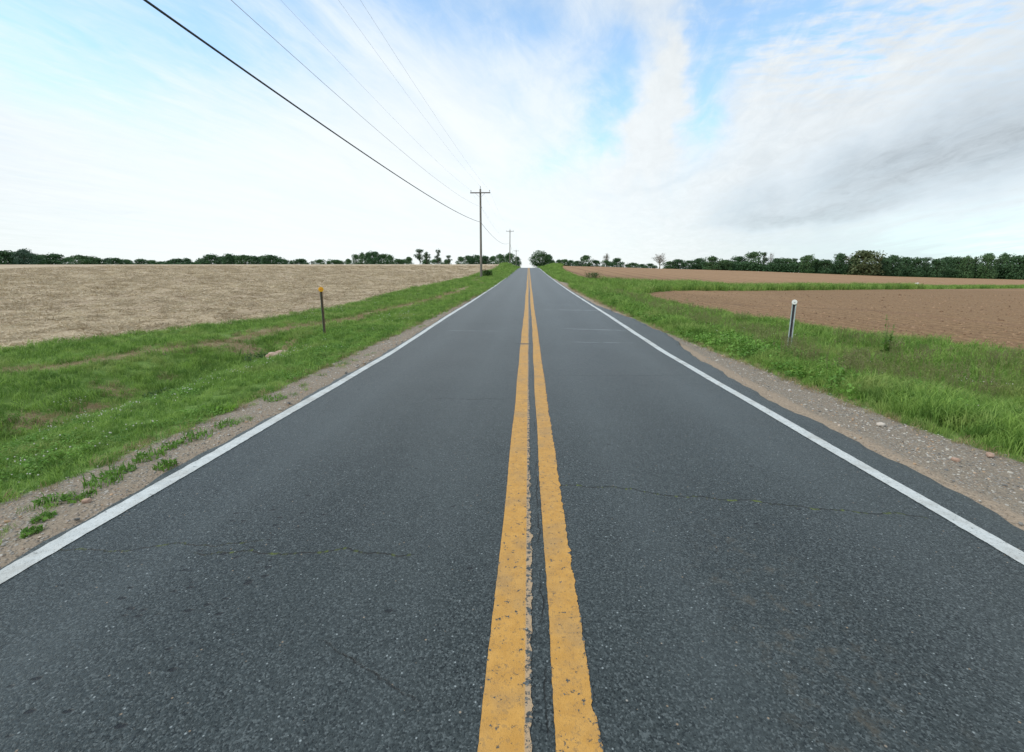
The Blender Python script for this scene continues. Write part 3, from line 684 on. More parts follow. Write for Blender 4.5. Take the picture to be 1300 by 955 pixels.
x, y = sample(3.3, 4.8, 1.2, 24, 560, 5.5, 1.3, lambda x, y: (x < grav_r(y)+.1) & (x > road_r(y)+.04) & (rng.uniform(0, 1, len(x)) < .07+.93*sstep(.12, .5, x-road_r(y)+.2*(vn(x, y, 1.8, 4)-.5))*(.3+.9*vn(x, y, 2.0, 15))))
x2, y2 = sample(-4.2, -3.0, 1.2, 24, 420, 5.5, 1.3, lambda x, y: (x > grav_l(y)-.1) & (x < road_l(y)-.02) & (rng.uniform(0, 1, len(x)) < .25+.75*vn(x, y, 2.5, 16)))
x, y = np.concatenate([x, x2]), np.concatenate([y, y2]); s = .0068*np.exp(rng.normal(0, .42, len(x)))*size_up(x, y, 5, .55)
scatter('gravel', 'loose grey and tan stones on the shoulders', x, y, np.minimum(s, .028), stones, tilt=.3, flat=rng.uniform(.7, 1.2, len(x)))
# straw on the stubble, clods on the ploughed soil
def straw(seed, n=22):
    r = np.random.default_rng(seed); V = []; F = []
    for i in range(n):
        c = np.array([r.normal(0, .20), r.normal(0, .20), r.uniform(.01, .05)]); a = r.uniform(0, 6.28); L = r.uniform(.05, .16); u = np.array([math.cos(a), math.sin(a), r.normal(0, .30)])*L; w = np.array([-math.sin(a), math.cos(a), .8])*.006
        b = len(V); V += [tuple(c-u-w), tuple(c+u-w), tuple(c+u+w), tuple(c-u+w)]; F += [(b, b+1, b+2), (b, b+2, b+3)]
    for i in range(4):
        c = np.array([r.normal(0, .20), r.normal(0, .20), 0]); hh = r.uniform(.06, .14); b = len(V); V += [tuple(c), tuple(c+[.009, 0, 0]), tuple(c+[.009+r.normal(0, .02), 0, hh]), tuple(c+[r.normal(0, .02), 0, hh])]; F += [(b, b+1, b+2), (b, b+2, b+3)]
    return np.array(V), np.array(F)
straw_mat = leafy('straw', [(.34, .275, .185), (.60, .52, .37), (.43, .365, .26)], trans=.15)
straws = proto_col('straw_tuft', [npmesh('straw', *straw(s), straw_mat) for s in range(5)])
x, y = sample(-110, -6.5, 8, 120, 6.5, 18, 1.45, lambda x, y: d_left(x, y) > -.1); scatter('straw', 'cut straw and stubble stalks lying over the left field', x, y, .95*size_up(x, y, 22, .5), straws, tilt=.05)
m, t, b = newmat('soil_clod'); r = t.attr('tint', 'INSTANCER'); t.put(b.inputs['Base Color'], t.mix(r, (.13, .080, .048), (.34, .225, .14))); b.inputs['Roughness'].default_value = 1.0
clods = []
for s in range(4):
    me = stone(s+30); me.materials.append(m); clods.append(me)
clods = proto_col('soil_clod', clods)
x, y = sample(8.5, 60, 8, 50, 20, 14, 1.6, lambda x, y: d_right(x, y) > .1); scatter('soil_clods', 'clods of earth on the near ploughed field', x, y, .022*np.exp(rng.normal(0, .45, len(x)))*size_up(x, y, 16, .4), clods, tilt=.4)

# ======================= utility poles and wires =======================
m, t, b = newmat('pole_wood'); wood_mat = m
o_ = t.n('ShaderNodeTexCoord').outputs['Object']; n = t.noise(t.vmul(o_, (1, 1, .06)), 22.0, 5, .7); n2 = t.noise(o_, .8, 3, .6)
c = t.mix(t.ss(n, .3, .7), (.115, .105, .090), (.26, .245, .215)); c = t.mix(t.mul(t.ss(n2, .45, .7), .4), c, (.30, .30, .27)); t.put(b.inputs['Base Color'], c); b.inputs['Roughness'].default_value = .9; bump(t, b, n, .4, .01)
arm_mat = simple('crossarm_wood', (.085, .075, .068), (.17, .155, .14), 12, .9)
steel_mat = simple('galvanised_steel', (.28, .30, .31), (.46, .48, .49), 9, .5, .55)
porc_mat = simple('porcelain', (.18, .17, .16), (.30, .29, .28), 5, .35)
cable_mat = simple('black_cable', (.018, .022, .026), (.040, .046, .052), 3, .6)
wire_mat = simple('bare_wire', (.42, .44, .46), (.58, .60, .62), 3, .5, .2)
POLES = [(-6.15, 59.8, None, 12.05, 0.0, 'weathered wooden utility pole nearest the camera, standing where the left verge meets the stubble'),
         (-6.15, 151.75, None, 15.3, .006, 'second utility pole along the road, on the grassy bank at the crest'),
         (-6.15, 229.2, None, 12.6, 0.0, 'third utility pole, partly sunk behind the crest of the road'),
         (-6.15, 318.2, None, 11.0, 0.0, 'faint farthest utility pole beside the gap where the road drops away')]
def pole(x, y, top, lean, label):
    z0 = float(terrain(x, y)); H = top-z0; r = empty('utility_pole', (x, y, z0)); tag(r, label, 'utility pole', 'wooden utility poles along the left side of the road')
    r.rotation_euler = (0, lean, 0)
    g = Geo(); pts = [(0, 0, z) for z in np.linspace(-.4, H, 14)]; rad = list(np.linspace(.165, .115, 14)); g.tube(pts, rad, 14); g.tube([(0, 0, H), (0, 0, H+.05)], [.112, .06], 14)
    ob('pole', g.mesh('pole', wood_mat, True), r)
    ca_ = Geo().box((0, -.16, H-.45), (2.55, .10, .13), bev=.012); arm = ob('crossarm', ca_.mesh('crossarm', arm_mat), r)
    ins = Geo(); ins.tube([(0, 0, 0), (0, 0, .12)], .012, 6); ins.tube([(0, 0, .10), (0, 0, .14), (0, 0, .18), (0, 0, .21), (0, 0, .25)], [.035, .055, .035, .05, .03], 10)
    ime = ins.mesh('insulator', porc_mat, True)
    for sx in (-1.18, 1.18): q = ob('insulator', ime, arm); q.location = (sx, -.16, H-.385)
    q = ob('insulator', ime, ob('pole_top_bracket', Geo().box((0, -.05, H+.07), (.05, .16, .16), bev=.005).mesh('pole_top_bracket', steel_mat), r)); q.location = (0, 0, H+.12)
    for sx in (-1, 1):
        br_ = Geo().tube([(sx*.62, -.22, H-.50), (0, -.17, H-1.05)], .016, 5); ob('brace', br_.mesh('brace', steel_mat), r)
    ob('cable_clamp', Geo().box((0, -.17, 7.03 if H > 10.5 else H-4), (.09, .12, .14), bev=.01).mesh('cable_clamp', steel_mat), r)
    ob('neutral_bracket', Geo().box((0.12, 0, H-2.2), (.14, .06, .10), bev=.008).mesh('neutral_bracket', steel_mat), r)
    if H > 10.9: ob('ground_wire', Geo().tube([(.155, -.02, 0), (.14, -.02, 4), (.125, -.02, 8), (.118, -.02, H-1)], .007, 5).mesh('ground_wire', steel_mat), r)
    return z0, H
info = [pole(x, y, top, lean, lb) for x, y, _, top, lean, lb in POLES]
def wire(name, label, ox, zs, sags, rad, mat, cat='power line'):
    ys_ = [-31]+[p[1]-.1 for p in POLES]; pts = []
    for i in range(4):
        for t_ in np.linspace(0, 1, 49 if i == 0 else 25)[(0 if i == 0 else 1):]:
            pts.append((-6.15+ox, ys_[i]*(1-t_)+ys_[i+1]*t_, zs[i]*(1-t_)+zs[i+1]*t_-4*sags[i]*t_*(1-t_)))
    o = ob(name, Geo().tube(pts, rad, 7).mesh(name, mat, True)); tag(o, label, cat, 'overhead lines strung along the poles'); return o
T = [p[3] for p in POLES]
wire('telephone_cable', 'thick black cable, lowest and darkest of the overhead lines', 0, [7.0, 7.99, T[1]-4.0, T[2]-4, T[3]-4], [1.50, 1.4, 1.2, 1.2], .021, cable_mat, 'cable')
wire('power_line', 'thin neutral wire just above the thick black cable', .05, [8.5, 9.9, T[1]-2.2, T[2]-2.2, T[3]-2.2], [2.0, 1.6, 1.4, 1.4], .0065, wire_mat)
wire('power_line', 'very thin wire from the field side tip of the crossarm', -1.18, [10.35, T[0]-.15, T[1]-.15, T[2]-.15, T[3]-.15], [1.55, 1.5, 1.3, 1.3], .0034, wire_mat)
wire('power_line', 'very thin wire carried on the top of the poles', 0, [10.95, T[0]+.35, T[1]+.35, T[2]+.35, T[3]+.35], [1.40, 1.5, 1.3, 1.3], .0034, wire_mat)
wire('power_line', 'very thin wire from the road side tip of the crossarm', 1.18, [10.35, T[0]-.15, T[1]-.15, T[2]-.15, T[3]-.15], [1.58, 1.5, 1.3, 1.3], .0034, wire_mat)

# ======================= marker posts =======================
rust_mat = simple('rusty_post_steel', (.14, .105, .075), (.29, .205, .135), 18, .8, .1)
green_mat = simple('dark_post_face', (.085, .11, .092), (.14, .165, .14), 14, .7, .1)
galv_mat = simple('galvanised_channel', (.36, .43, .44), (.55, .62, .62), 10, .45, .35)
dark_mat = simple('channel_inside', (.035, .042, .055), (.085, .060, .062), 16, .7)
m, t, b = newmat('orange_reflector'); b.inputs['Base Color'].default_value = (1.0, .47, .012, 1); b.inputs['Roughness'].default_value = .28; b.inputs['Coat Weight'].default_value = .5; org_mat = m
m, t, b = newmat('amber_centre'); b.inputs['Base Color'].default_value = (.90, .26, .01, 1); b.inputs['Roughness'].default_value = .3; amb_mat = m
m, t, b = newmat('white_reflector'); b.inputs['Base Color'].default_value = (.82, .83, .81, 1); b.inputs['Roughness'].default_value = .25; b.inputs['Coat Weight'].default_value = .5; wref_mat = m
m, t, b = newmat('clear_lens'); b.inputs['Base Color'].default_value = (.52, .56, .56, 1); b.inputs['Roughness'].default_value = .15; lens_mat = m
def marker(loc, H, rx, rz, ry, web, fl, disc, centre, label, w=.085, R=.075, inner=None):
    r = empty('marker_post', loc, rz); r.rotation_euler = (rx, ry, rz); tag(r, label, 'marker post', None)
    ob('web', Geo().box((0, .012, H/2-.2), (w*.5, .008, H+.4), bev=.002).mesh('web', inner or web), r)
    for s in (-1, 1):
        ob('side_flange', Geo().box((s*w*.25+s*.004, -.006, H/2-.2), (.008, .042, H+.4), bev=.002).mesh('side_flange', fl if s < 0 else web), r)
        ob('lip', Geo().box((s*w*.39, -.026, H/2-.2), (w*.22, .007, H+.4), bev=.002).mesh('lip', fl if s < 0 else web), r)
    d = Geo(); d.tube([(0, -.032, H-.02), (0, -.036, H-.02), (0, -.052, H-.02), (0, -.056, H-.02)], [R*.98, R, R, R*.94], 28); dm = ob('reflector', d.mesh('reflector', disc), r)
    d = Geo(); d.tube([(0, -.056, H-.02), (0, -.062, H-.02), (0, -.066, H-.02)], [R*.30, R*.28, R*.15], 20); ob('lens', d.mesh('lens', centre), dm)
    d = Geo(); d.tube([(0, -.030, H-.02), (0, .016, H-.02)], [.008, .008], 8); ob('bolt', d.mesh('bolt', steel_mat), r)
    return r
marker((-5.84, 12.8, float(terrain(-5.84, 12.8))), 1.31, 0, R_(25), R_(-1.2), rust_mat, green_mat, org_mat, amb_mat, 'rusty brown marker post topped with a round orange reflector, left verge', .070, .070)
zz = float(terrain(6.96, 12.3)); marker((6.96, 12.3, zz), .90-zz, 0, R_(-26), R_(1.4), galv_mat, galv_mat, wref_mat, lens_mat, 'silvery channel marker post topped with a round white reflector, right verge', .105, .064, dark_mat)
g = Geo().box((0, 0, .35), (.22, .22, .9), bev=.02); g.tube([(0, 0, .8), (0, 0, .95)], [.11, .02], 10)
whp = simple('white_post_paint', (.62, .64, .64), (.75, .76, .75), 4, .6)
r = empty('white_post', (43.2, 210.0, float(terrain(43.2, 210)))); tag(r, 'tiny white post in the gap of the tree line behind the upper ploughed field', 'post')
ob('post', Geo().box((0, 0, .7), (.26, .26, 2.0), bev=.03).mesh('post', whp), r); ob('cap', Geo().tube([(0, 0, 1.70), (0, 0, 1.95)], [.17, .03], 8).mesh('cap', whp), r)

# ======================= stones =======================
def rock(name, loc, size, rz, mat, label, cat, seed, flat=.28):
    import bmesh
    r = np.random.default_rng(seed); bm = bmesh.new(); bmesh.ops.create_cube(bm, size=1.0); bmesh.ops.subdivide_edges(bm, edges=bm.edges[:], cuts=5, use_grid_fill=True)
    for v in bm.verts:
        n_ = v.co.normalized()*.58; v.co = v.co.lerp(n_, flat); q = v.co*4.1; v.co *= 1+.07*math.sin(q.x*2.3+seed)+.06*math.sin(q.y*3.1+q.z*2.2)+r.normal(0, .018)
        v.co.x *= size[0]; v.co.y *= size[1]; v.co.z *= size[2]
    me = bpy.data.meshes.new(name); bm.to_mesh(me); bm.free(); me.materials.append(mat); me.polygons.foreach_set('use_smooth', np.ones(len(me.polygons), bool))
    o = ob(name, me); o.location = loc; o.rotation_euler = rz; return tag(o, label, cat)
m, t, b = newmat('pinkish_stone'); o_ = t.n('ShaderNodeTexCoord').outputs['Object']; n = t.noise(o_, 6.0, 6, .7); t.put(b.inputs['Base Color'], t.mix(t.ss(n, .3, .7), (.30, .19, .14), (.52, .40, .32))); b.inputs['Roughness'].default_value = .9; bump(t, b, n, .6, .03); pink_mat = m
pale_mat = simple('pale_stone', (.42, .37, .31), (.62, .58, .52), 3, .9)
rock('culvert_stone', (-6.42, 11.42, -.53), (.40, .60, .26), (0, R_(9), R_(-14)), pink_mat, 'pinkish stone slab at the end of the left ditch, near the orange marker', 'stone', 3, .06)
rock('field_stone', (36.0, 64.0, float(terrain(36.0, 64))+.22), (.45, .35, .38), (0, 0, .4), pale_mat, 'pale boulder at the lower edge of the grass strip, above the white reflector post', 'stone', 5)
rock('field_stone', (84.3, 103.0, float(terrain(84.3, 103))+.15), (.62, .45, .36), (0, 0, .2), simple('white_stone', (.66, .66, .64), (.80, .80, .78), 3, .8), 'small bright white stone lying far off on the upper ploughed field', 'stone', 8)
for i, (x, y, s, lb) in enumerate([(4.02, 5.15, .055, 'fist sized pale pink stone on the right gravel shoulder'), (4.45, 4.35, .05, 'tan stone near the grass on the right gravel shoulder'), (3.95, 4.15, .04, 'orange brown pebble mid way across the right shoulder'),
                                   (-3.22, 3.02, .035, 'orange stone on the left gravel shoulder by the white line'), (-3.62, 2.62, .045, 'flat grey stone on the left gravel shoulder below the weeds')]):
    rock('loose_stone', (x, y, float(terrain(x, y))+s*.25), (s*1.5, s, s*.8), (0, 0, i*1.1), (pale_mat, pink_mat, pink_mat, pink_mat, pale_mat)[i], lb, 'stone', 20+i, .75)

# ======================= weeds one can tell apart =======================
weed_mat = leafy('weed_leaves', [(.075, .185, .026), (.17, .32, .055)], inst=False, trans=.3)
bright_mat = leafy('bright_weed_leaves', [(.15, .33, .03), (.24, .42, .06)], inst=False, trans=.35)
dark_leaf_mat = leafy('dark_shrub_leaves', [(.030, .075, .016), (.060, .125, .03)], inst=False, trans=.2)  # darker green leaves of the shrub, tussock and ditch clumps
stem_mat = simple('weed_stem', (.10, .15, .04), (.17, .20, .07), 9, .8)
def weed(name, x, y, label, h, sp, seed, mat=None, nb=46, nl=22, group=None, cat='weed'):
    e = empty(name, (x, y, float(terrain(x, y))-.01)); tag(e, label, cat, group)
    ob('foliage', npmesh('foliage', *joinVF([blades(nb, h, sp, .009, .7, seed), leaves(nl, h*.6, sp*.9, .020+h*.08, seed+1)]), mat or weed_mat), e)
    return e
WL = [(-3.40,3.34,.11,.13,'low weed clump on the left shoulder, largest and brightest of the row'), (-3.35,3.10,.06,.10,'yellowish flat weed clump just below the largest left shoulder clump'), (-3.50,3.02,.08,.10,'dark green weed clump at the near end of the left shoulder row'),
      (-3.47,3.86,.10,.13,'bushy weed clump where the left shoulder row meets the grass'), (-3.14,3.66,.06,.09,'small weed clump close to the left white line'), (-3.45,3.55,.09,.11,'weed clump between the two bushy ones on the left shoulder'),
      (-3.31,2.80,.05,.07,'sparse dry weed nearest the camera on the left gravel'), (-3.20,2.62,.05,.06,'tiny green weed beside the left white line, nearest the camera'), (-3.38,4.36,.11,.14,'thick weed clump on the left shoulder, just past the bushy one'),
      (-3.46,4.12,.07,.12,'spreading weed clump touching the left grass edge'), (-3.33,4.75,.08,.13,'weed clump further up the left shoulder toward the orange post'), (-3.37,5.80,.08,.15,'farthest separate weed clump of the left shoulder row')]
for i, (x, y, h, sp, lb) in enumerate(WL): weed('weed_clump', x, y, lb, h, sp, 200+i*3, nb=60, nl=26, group='weed clumps along the left shoulder')
weed('broadleaf_weed', -3.75, 5.34, 'bright yellow green broad leaved weed at the left grass edge', .14, .16, 300, bright_mat, 12, 40)
weed('broadleaf_weed', -4.05, 5.40, 'smaller bright green weed beside the bright broad leaved one', .10, .10, 303, bright_mat, 8, 22)
weed('dark_weed', -6.75, 7.9, 'dark green weed clump low in the left ditch', .20, .28, 306, dark_leaf_mat, 60, 60)
weed('dark_weed', -6.95, 11.4, 'dark leafy clump at the culvert end of the left ditch', .34, .45, 309, dark_leaf_mat, 60, 120)
weed('roadside_shrub', -5.6, 62.5, 'small dark shrub growing at the foot of the nearest utility pole', 1.5, .75, 312, dark_leaf_mat, 120, 420, cat='shrub')
weed('grass_tussock', 7.9, 57.0, 'dark tall tussock where the grass strip leaves the right verge', 1.5, .9, 315, dark_leaf_mat, 200, 200, cat='tussock')
e = empty('tall_weed', (9.12, 11.9, float(terrain(9.12, 11.9)))); tag(e, 'tall leafy weed standing above the right verge, right of the white reflector post', 'weed')
r = np.random.default_rng(5)
for k in range(5):
    x0, y0 = r.normal(0, .07, 2); hh = r.uniform(.62, .95) if k else 1.08; lx, ly = r.normal(0, .08, 2); ob('stem', Geo().tube([(x0, y0, 0), (x0+lx*.4, y0+ly*.4, hh*.5), (x0+lx, y0+ly, hh)], [.008, .006, .003], 5).mesh('stem', stem_mat), e)
    V = []; F = []
    for q in range(34):
        zt = r.uniform(.15, 1.0); a = r.uniform(0, 6.28); L = .10*(1.15-zt)+.03; c0 = np.array([x0+lx*zt, y0+ly*zt, hh*zt]); d_ = np.array([math.cos(a), math.sin(a), r.uniform(-.1, .6)])*L; w_ = np.array([-math.sin(a), math.cos(a), 0])*L*.28
        bq = len(V); V += [tuple(c0), tuple(c0+d_*.5+w_), tuple(c0+d_), tuple(c0+d_*.5-w_)]; F += [(bq, bq+1, bq+2), (bq, bq+2, bq+3)]
    ob('foliage', npmesh('foliage', np.array(V), np.array(F), weed_mat), e)

# ======================= trees =======================
def crown(seed, kind):
    r = np.random.default_rng(seed); L = []
    if kind == 'r':
        for i in range(46):
            u = r.normal(0, 1, 3); u /= np.linalg.norm(u); u *= r.uniform(.72, 1.0); L.append((u[0]*.36, u[1]*.36, .47+u[2]*.38, r.uniform(.08, .15)))
        L.append((0, 0, .47, .38)); L.append((0, 0, .25, .30)); L.append((0, 0, .70, .28)); N, s = (5200, .019)
    elif kind in 'dgpo':
        for i in range(12):
            a = r.uniform(0, 6.28); d = r.uniform(0, .30); L.append((d*math.cos(a), d*math.sin(a), r.uniform(.76, .98)-d*.7, r.uniform(.045, .09)))
        for i in range(30):
            a = r.uniform(0, 6.28); zc = r.uniform(.10, .86); env = .42*math.sqrt(max(.05, 1-((zc-.45)/.56)**2)); d = env*r.uniform(.35, 1.0)
            L.append((d*math.cos(a), d*math.sin(a), zc, r.uniform(.11, .19)))
        L.append((0, 0, .42, .34)); L.append((0, 0, .22, .26)); L.append((0, 0, .10, .22))
        for q_ in range(7): L.append((.30*math.cos(q_*.9), .30*math.sin(q_*.9), .13, .15)); L.append((r.uniform(-.08, .08), r.uniform(-.08, .08), .80, .17))
        N, s = (3600, .027)
    else:
        for i in range(26):
            a = r.uniform(0, 6.28); zc = r.uniform(.42, .93); d = r.uniform(.08, .36)*(1.25-zc)*1.3; L.append((d*math.cos(a), d*math.sin(a), zc, r.uniform(.06, .12)))
        N, s = (1700, .018)
    L = np.array(L); wts = L[:, 3]**1.9; k = r.choice(len(L), N, p=wts/wts.sum()); u = r.normal(0, 1, (N, 3)); u /= np.linalg.norm(u, axis=1)[:, None]
    rr = (r.uniform(.72, 1.10, N) if kind in 'dgpor' else r.uniform(.2, 1.15, N))
    C = L[k, :3] + u*(L[k, 3]*rr)[:, None]*np.array([1, 1, .85]); C += r.normal(0, .008, C.shape); C[:, 2] = np.clip(C[:, 2], .02, None)
    nn = u + r.normal(0, .55, (N, 3)); nn /= np.linalg.norm(nn, axis=1)[:, None]
    a = np.cross(nn, r.normal(0, 1, (N, 3))); a /= np.linalg.norm(a, axis=1)[:, None]; bb = np.cross(nn, a); sz = (s*r.uniform(.6, 1.5, N))[:, None]
    V = np.stack([C-a*sz, C-bb*sz*.7, C+a*sz, C+bb*sz*.7], 1).reshape(-1, 3); F = np.arange(N*4).reshape(N, 4)
    return V, F, L
def trunk_mesh(L, kind, seed, mat):
    r = np.random.default_rng(seed); g = Geo(); top = .62 if kind in 'dgpor' else .8; thick = .022 if kind in 'dgpor' else .020
    zs_ = np.linspace(0, top, 6); off = [(r.normal(0, .010), r.normal(0, .010)) for _ in zs_]; off[0] = (0, 0)
    g.tube([(off[i][0], off[i][1], zs_[i]) for i in range(6)], list(np.linspace(thick*1.3, thick*.45, 6)), 8)
    def limb(p0, p1, r0, n, depth):
        mid = (np.array(p0)+np.array(p1))/2+r.normal(0, .02, 3); g.tube([tuple(p0), tuple(mid), tuple(p1)], [r0, r0*.65, r0*.3], 5, cap=False)
        if depth:
            for _ in range(n):
                q = r.uniform(.3, .95); b0 = np.array(p0)*(1-q)+np.array(p1)*q; dirn = (np.array(p1)-np.array(p0)); dirn = dirn/np.linalg.norm(dirn)+r.normal(0, .55, 3); dirn[2] += .25
                limb(b0, b0+dirn/np.linalg.norm(dirn)*r.uniform(.08, .17)*(1.0 if depth > 1 else .65), r0*.4, n, depth-1)
    for (x, y, z, q) in (L[:8] if kind in 'dgpor' else L):
        z0 = max(.12, z-r.uniform(.18, .34)); z0 = min(z0, top*.95); limb((0, 0, z0), (x, y, z), thick*.42, 4 if kind == 'b' else 3, 2 if kind == 'b' else (1 if kind == 's' else 0))
    return g.mesh('trunk', mat, True)
bark = simple('bark', (.060, .050, .040), (.130, .112, .092), 6, .95)
pale_bark = simple('pale_dead_bark', (.24, .215, .195), (.38, .35, .32), 6, .95)
LEAF = {'r': leafy('leaves_roadside', [(.032, .080, .028), (.075, .150, .050)], inst=False, trans=.15), 'd': leafy('leaves_dark', [(.040, .090, .044), (.080, .160, .068)], inst=False, trans=.15), 'g': leafy('leaves_mid_green', [(.054, .115, .050), (.105, .190, .075)], inst=False, trans=.18),
        'p': leafy('leaves_bluish', [(.060, .110, .080), (.105, .165, .115)], inst=False, trans=.2), 'o': leafy('leaves_olive', [(.075, .110, .050), (.155, .185, .085)], inst=False, trans=.2),
        's': leafy('leaves_open', [(.055, .105, .055), (.105, .165, .085)], inst=False, trans=.25), 'b': leafy('buds_grey', [(.16, .145, .12), (.27, .25, .21)], inst=False, trans=.2)}
KIT = {}
for kd, nv in (('d', 4), ('g', 4), ('r', 1), ('p', 1), ('o', 1), ('s', 4), ('b', 3)):
    KIT[kd] = []
    for v in range(nv):
        V, F, L = crown(1000+ord(kd)*10+v, kd)
        if kd == 'b': keep = np.random.default_rng(v).permutation(len(F))[:240]; F = F[keep]; V = (V.reshape(-1, 4, 3)[keep]).reshape(-1, 3); F = np.arange(len(V)).reshape(-1, 4)
        KIT[kd].append((npmesh('crown', V, F, LEAF[kd]), trunk_mesh(L, kd, v+ord(kd), pale_bark if kd == 'b' else bark)))
LOOK = {'r': 'big solid round dark tree', 'd': 'dark rounded tree', 'g': 'mid green tree', 'p': 'paler bluish green tree', 'o': 'big pale olive tree', 's': 'thin open crowned tree', 'b': 'bare leafless grey tree'}
ORD = ['first','second','third','fourth','fifth','sixth','seventh','eighth','ninth','tenth','eleventh','twelfth','thirteenth','fourteenth','fifteenth','sixteenth','seventeenth']
def tree(kd, x, y, z, H, Wd, label, group, i):
    H = H*(1.04 if kd in 'sbr' else (1.34 if 'before the olive' in label else 1.14 if x > 170 else 1.30) if (x > 95)  else (1.30 if 'past the roadside' in label else (1.14 if x < -300 else 1.26 if x < -150 else 1.16 if x < -5 else 1.05)))
    cm, tm = KIT[kd][i % len(KIT[kd])]; e = empty('bare_tree' if kd == 'b' else 'tree', (x, y, z-.15), (i*2.399) % 6.28); tag(e, label, 'tree', group)
    c_ = ob('crown', cm, e); kw = 1.22 if kd == 'r' else 1.42 if kd in 'dgpo' else 1.7; kw *= 1.25 if (x < -150 and kd in 'dgp') else 1.0; c_.scale = (Wd*kw, Wd*kw, H*1.04); t_ = ob('trunk', tm, e); t_.scale = (Wd*kw, Wd*kw, H*1.04)
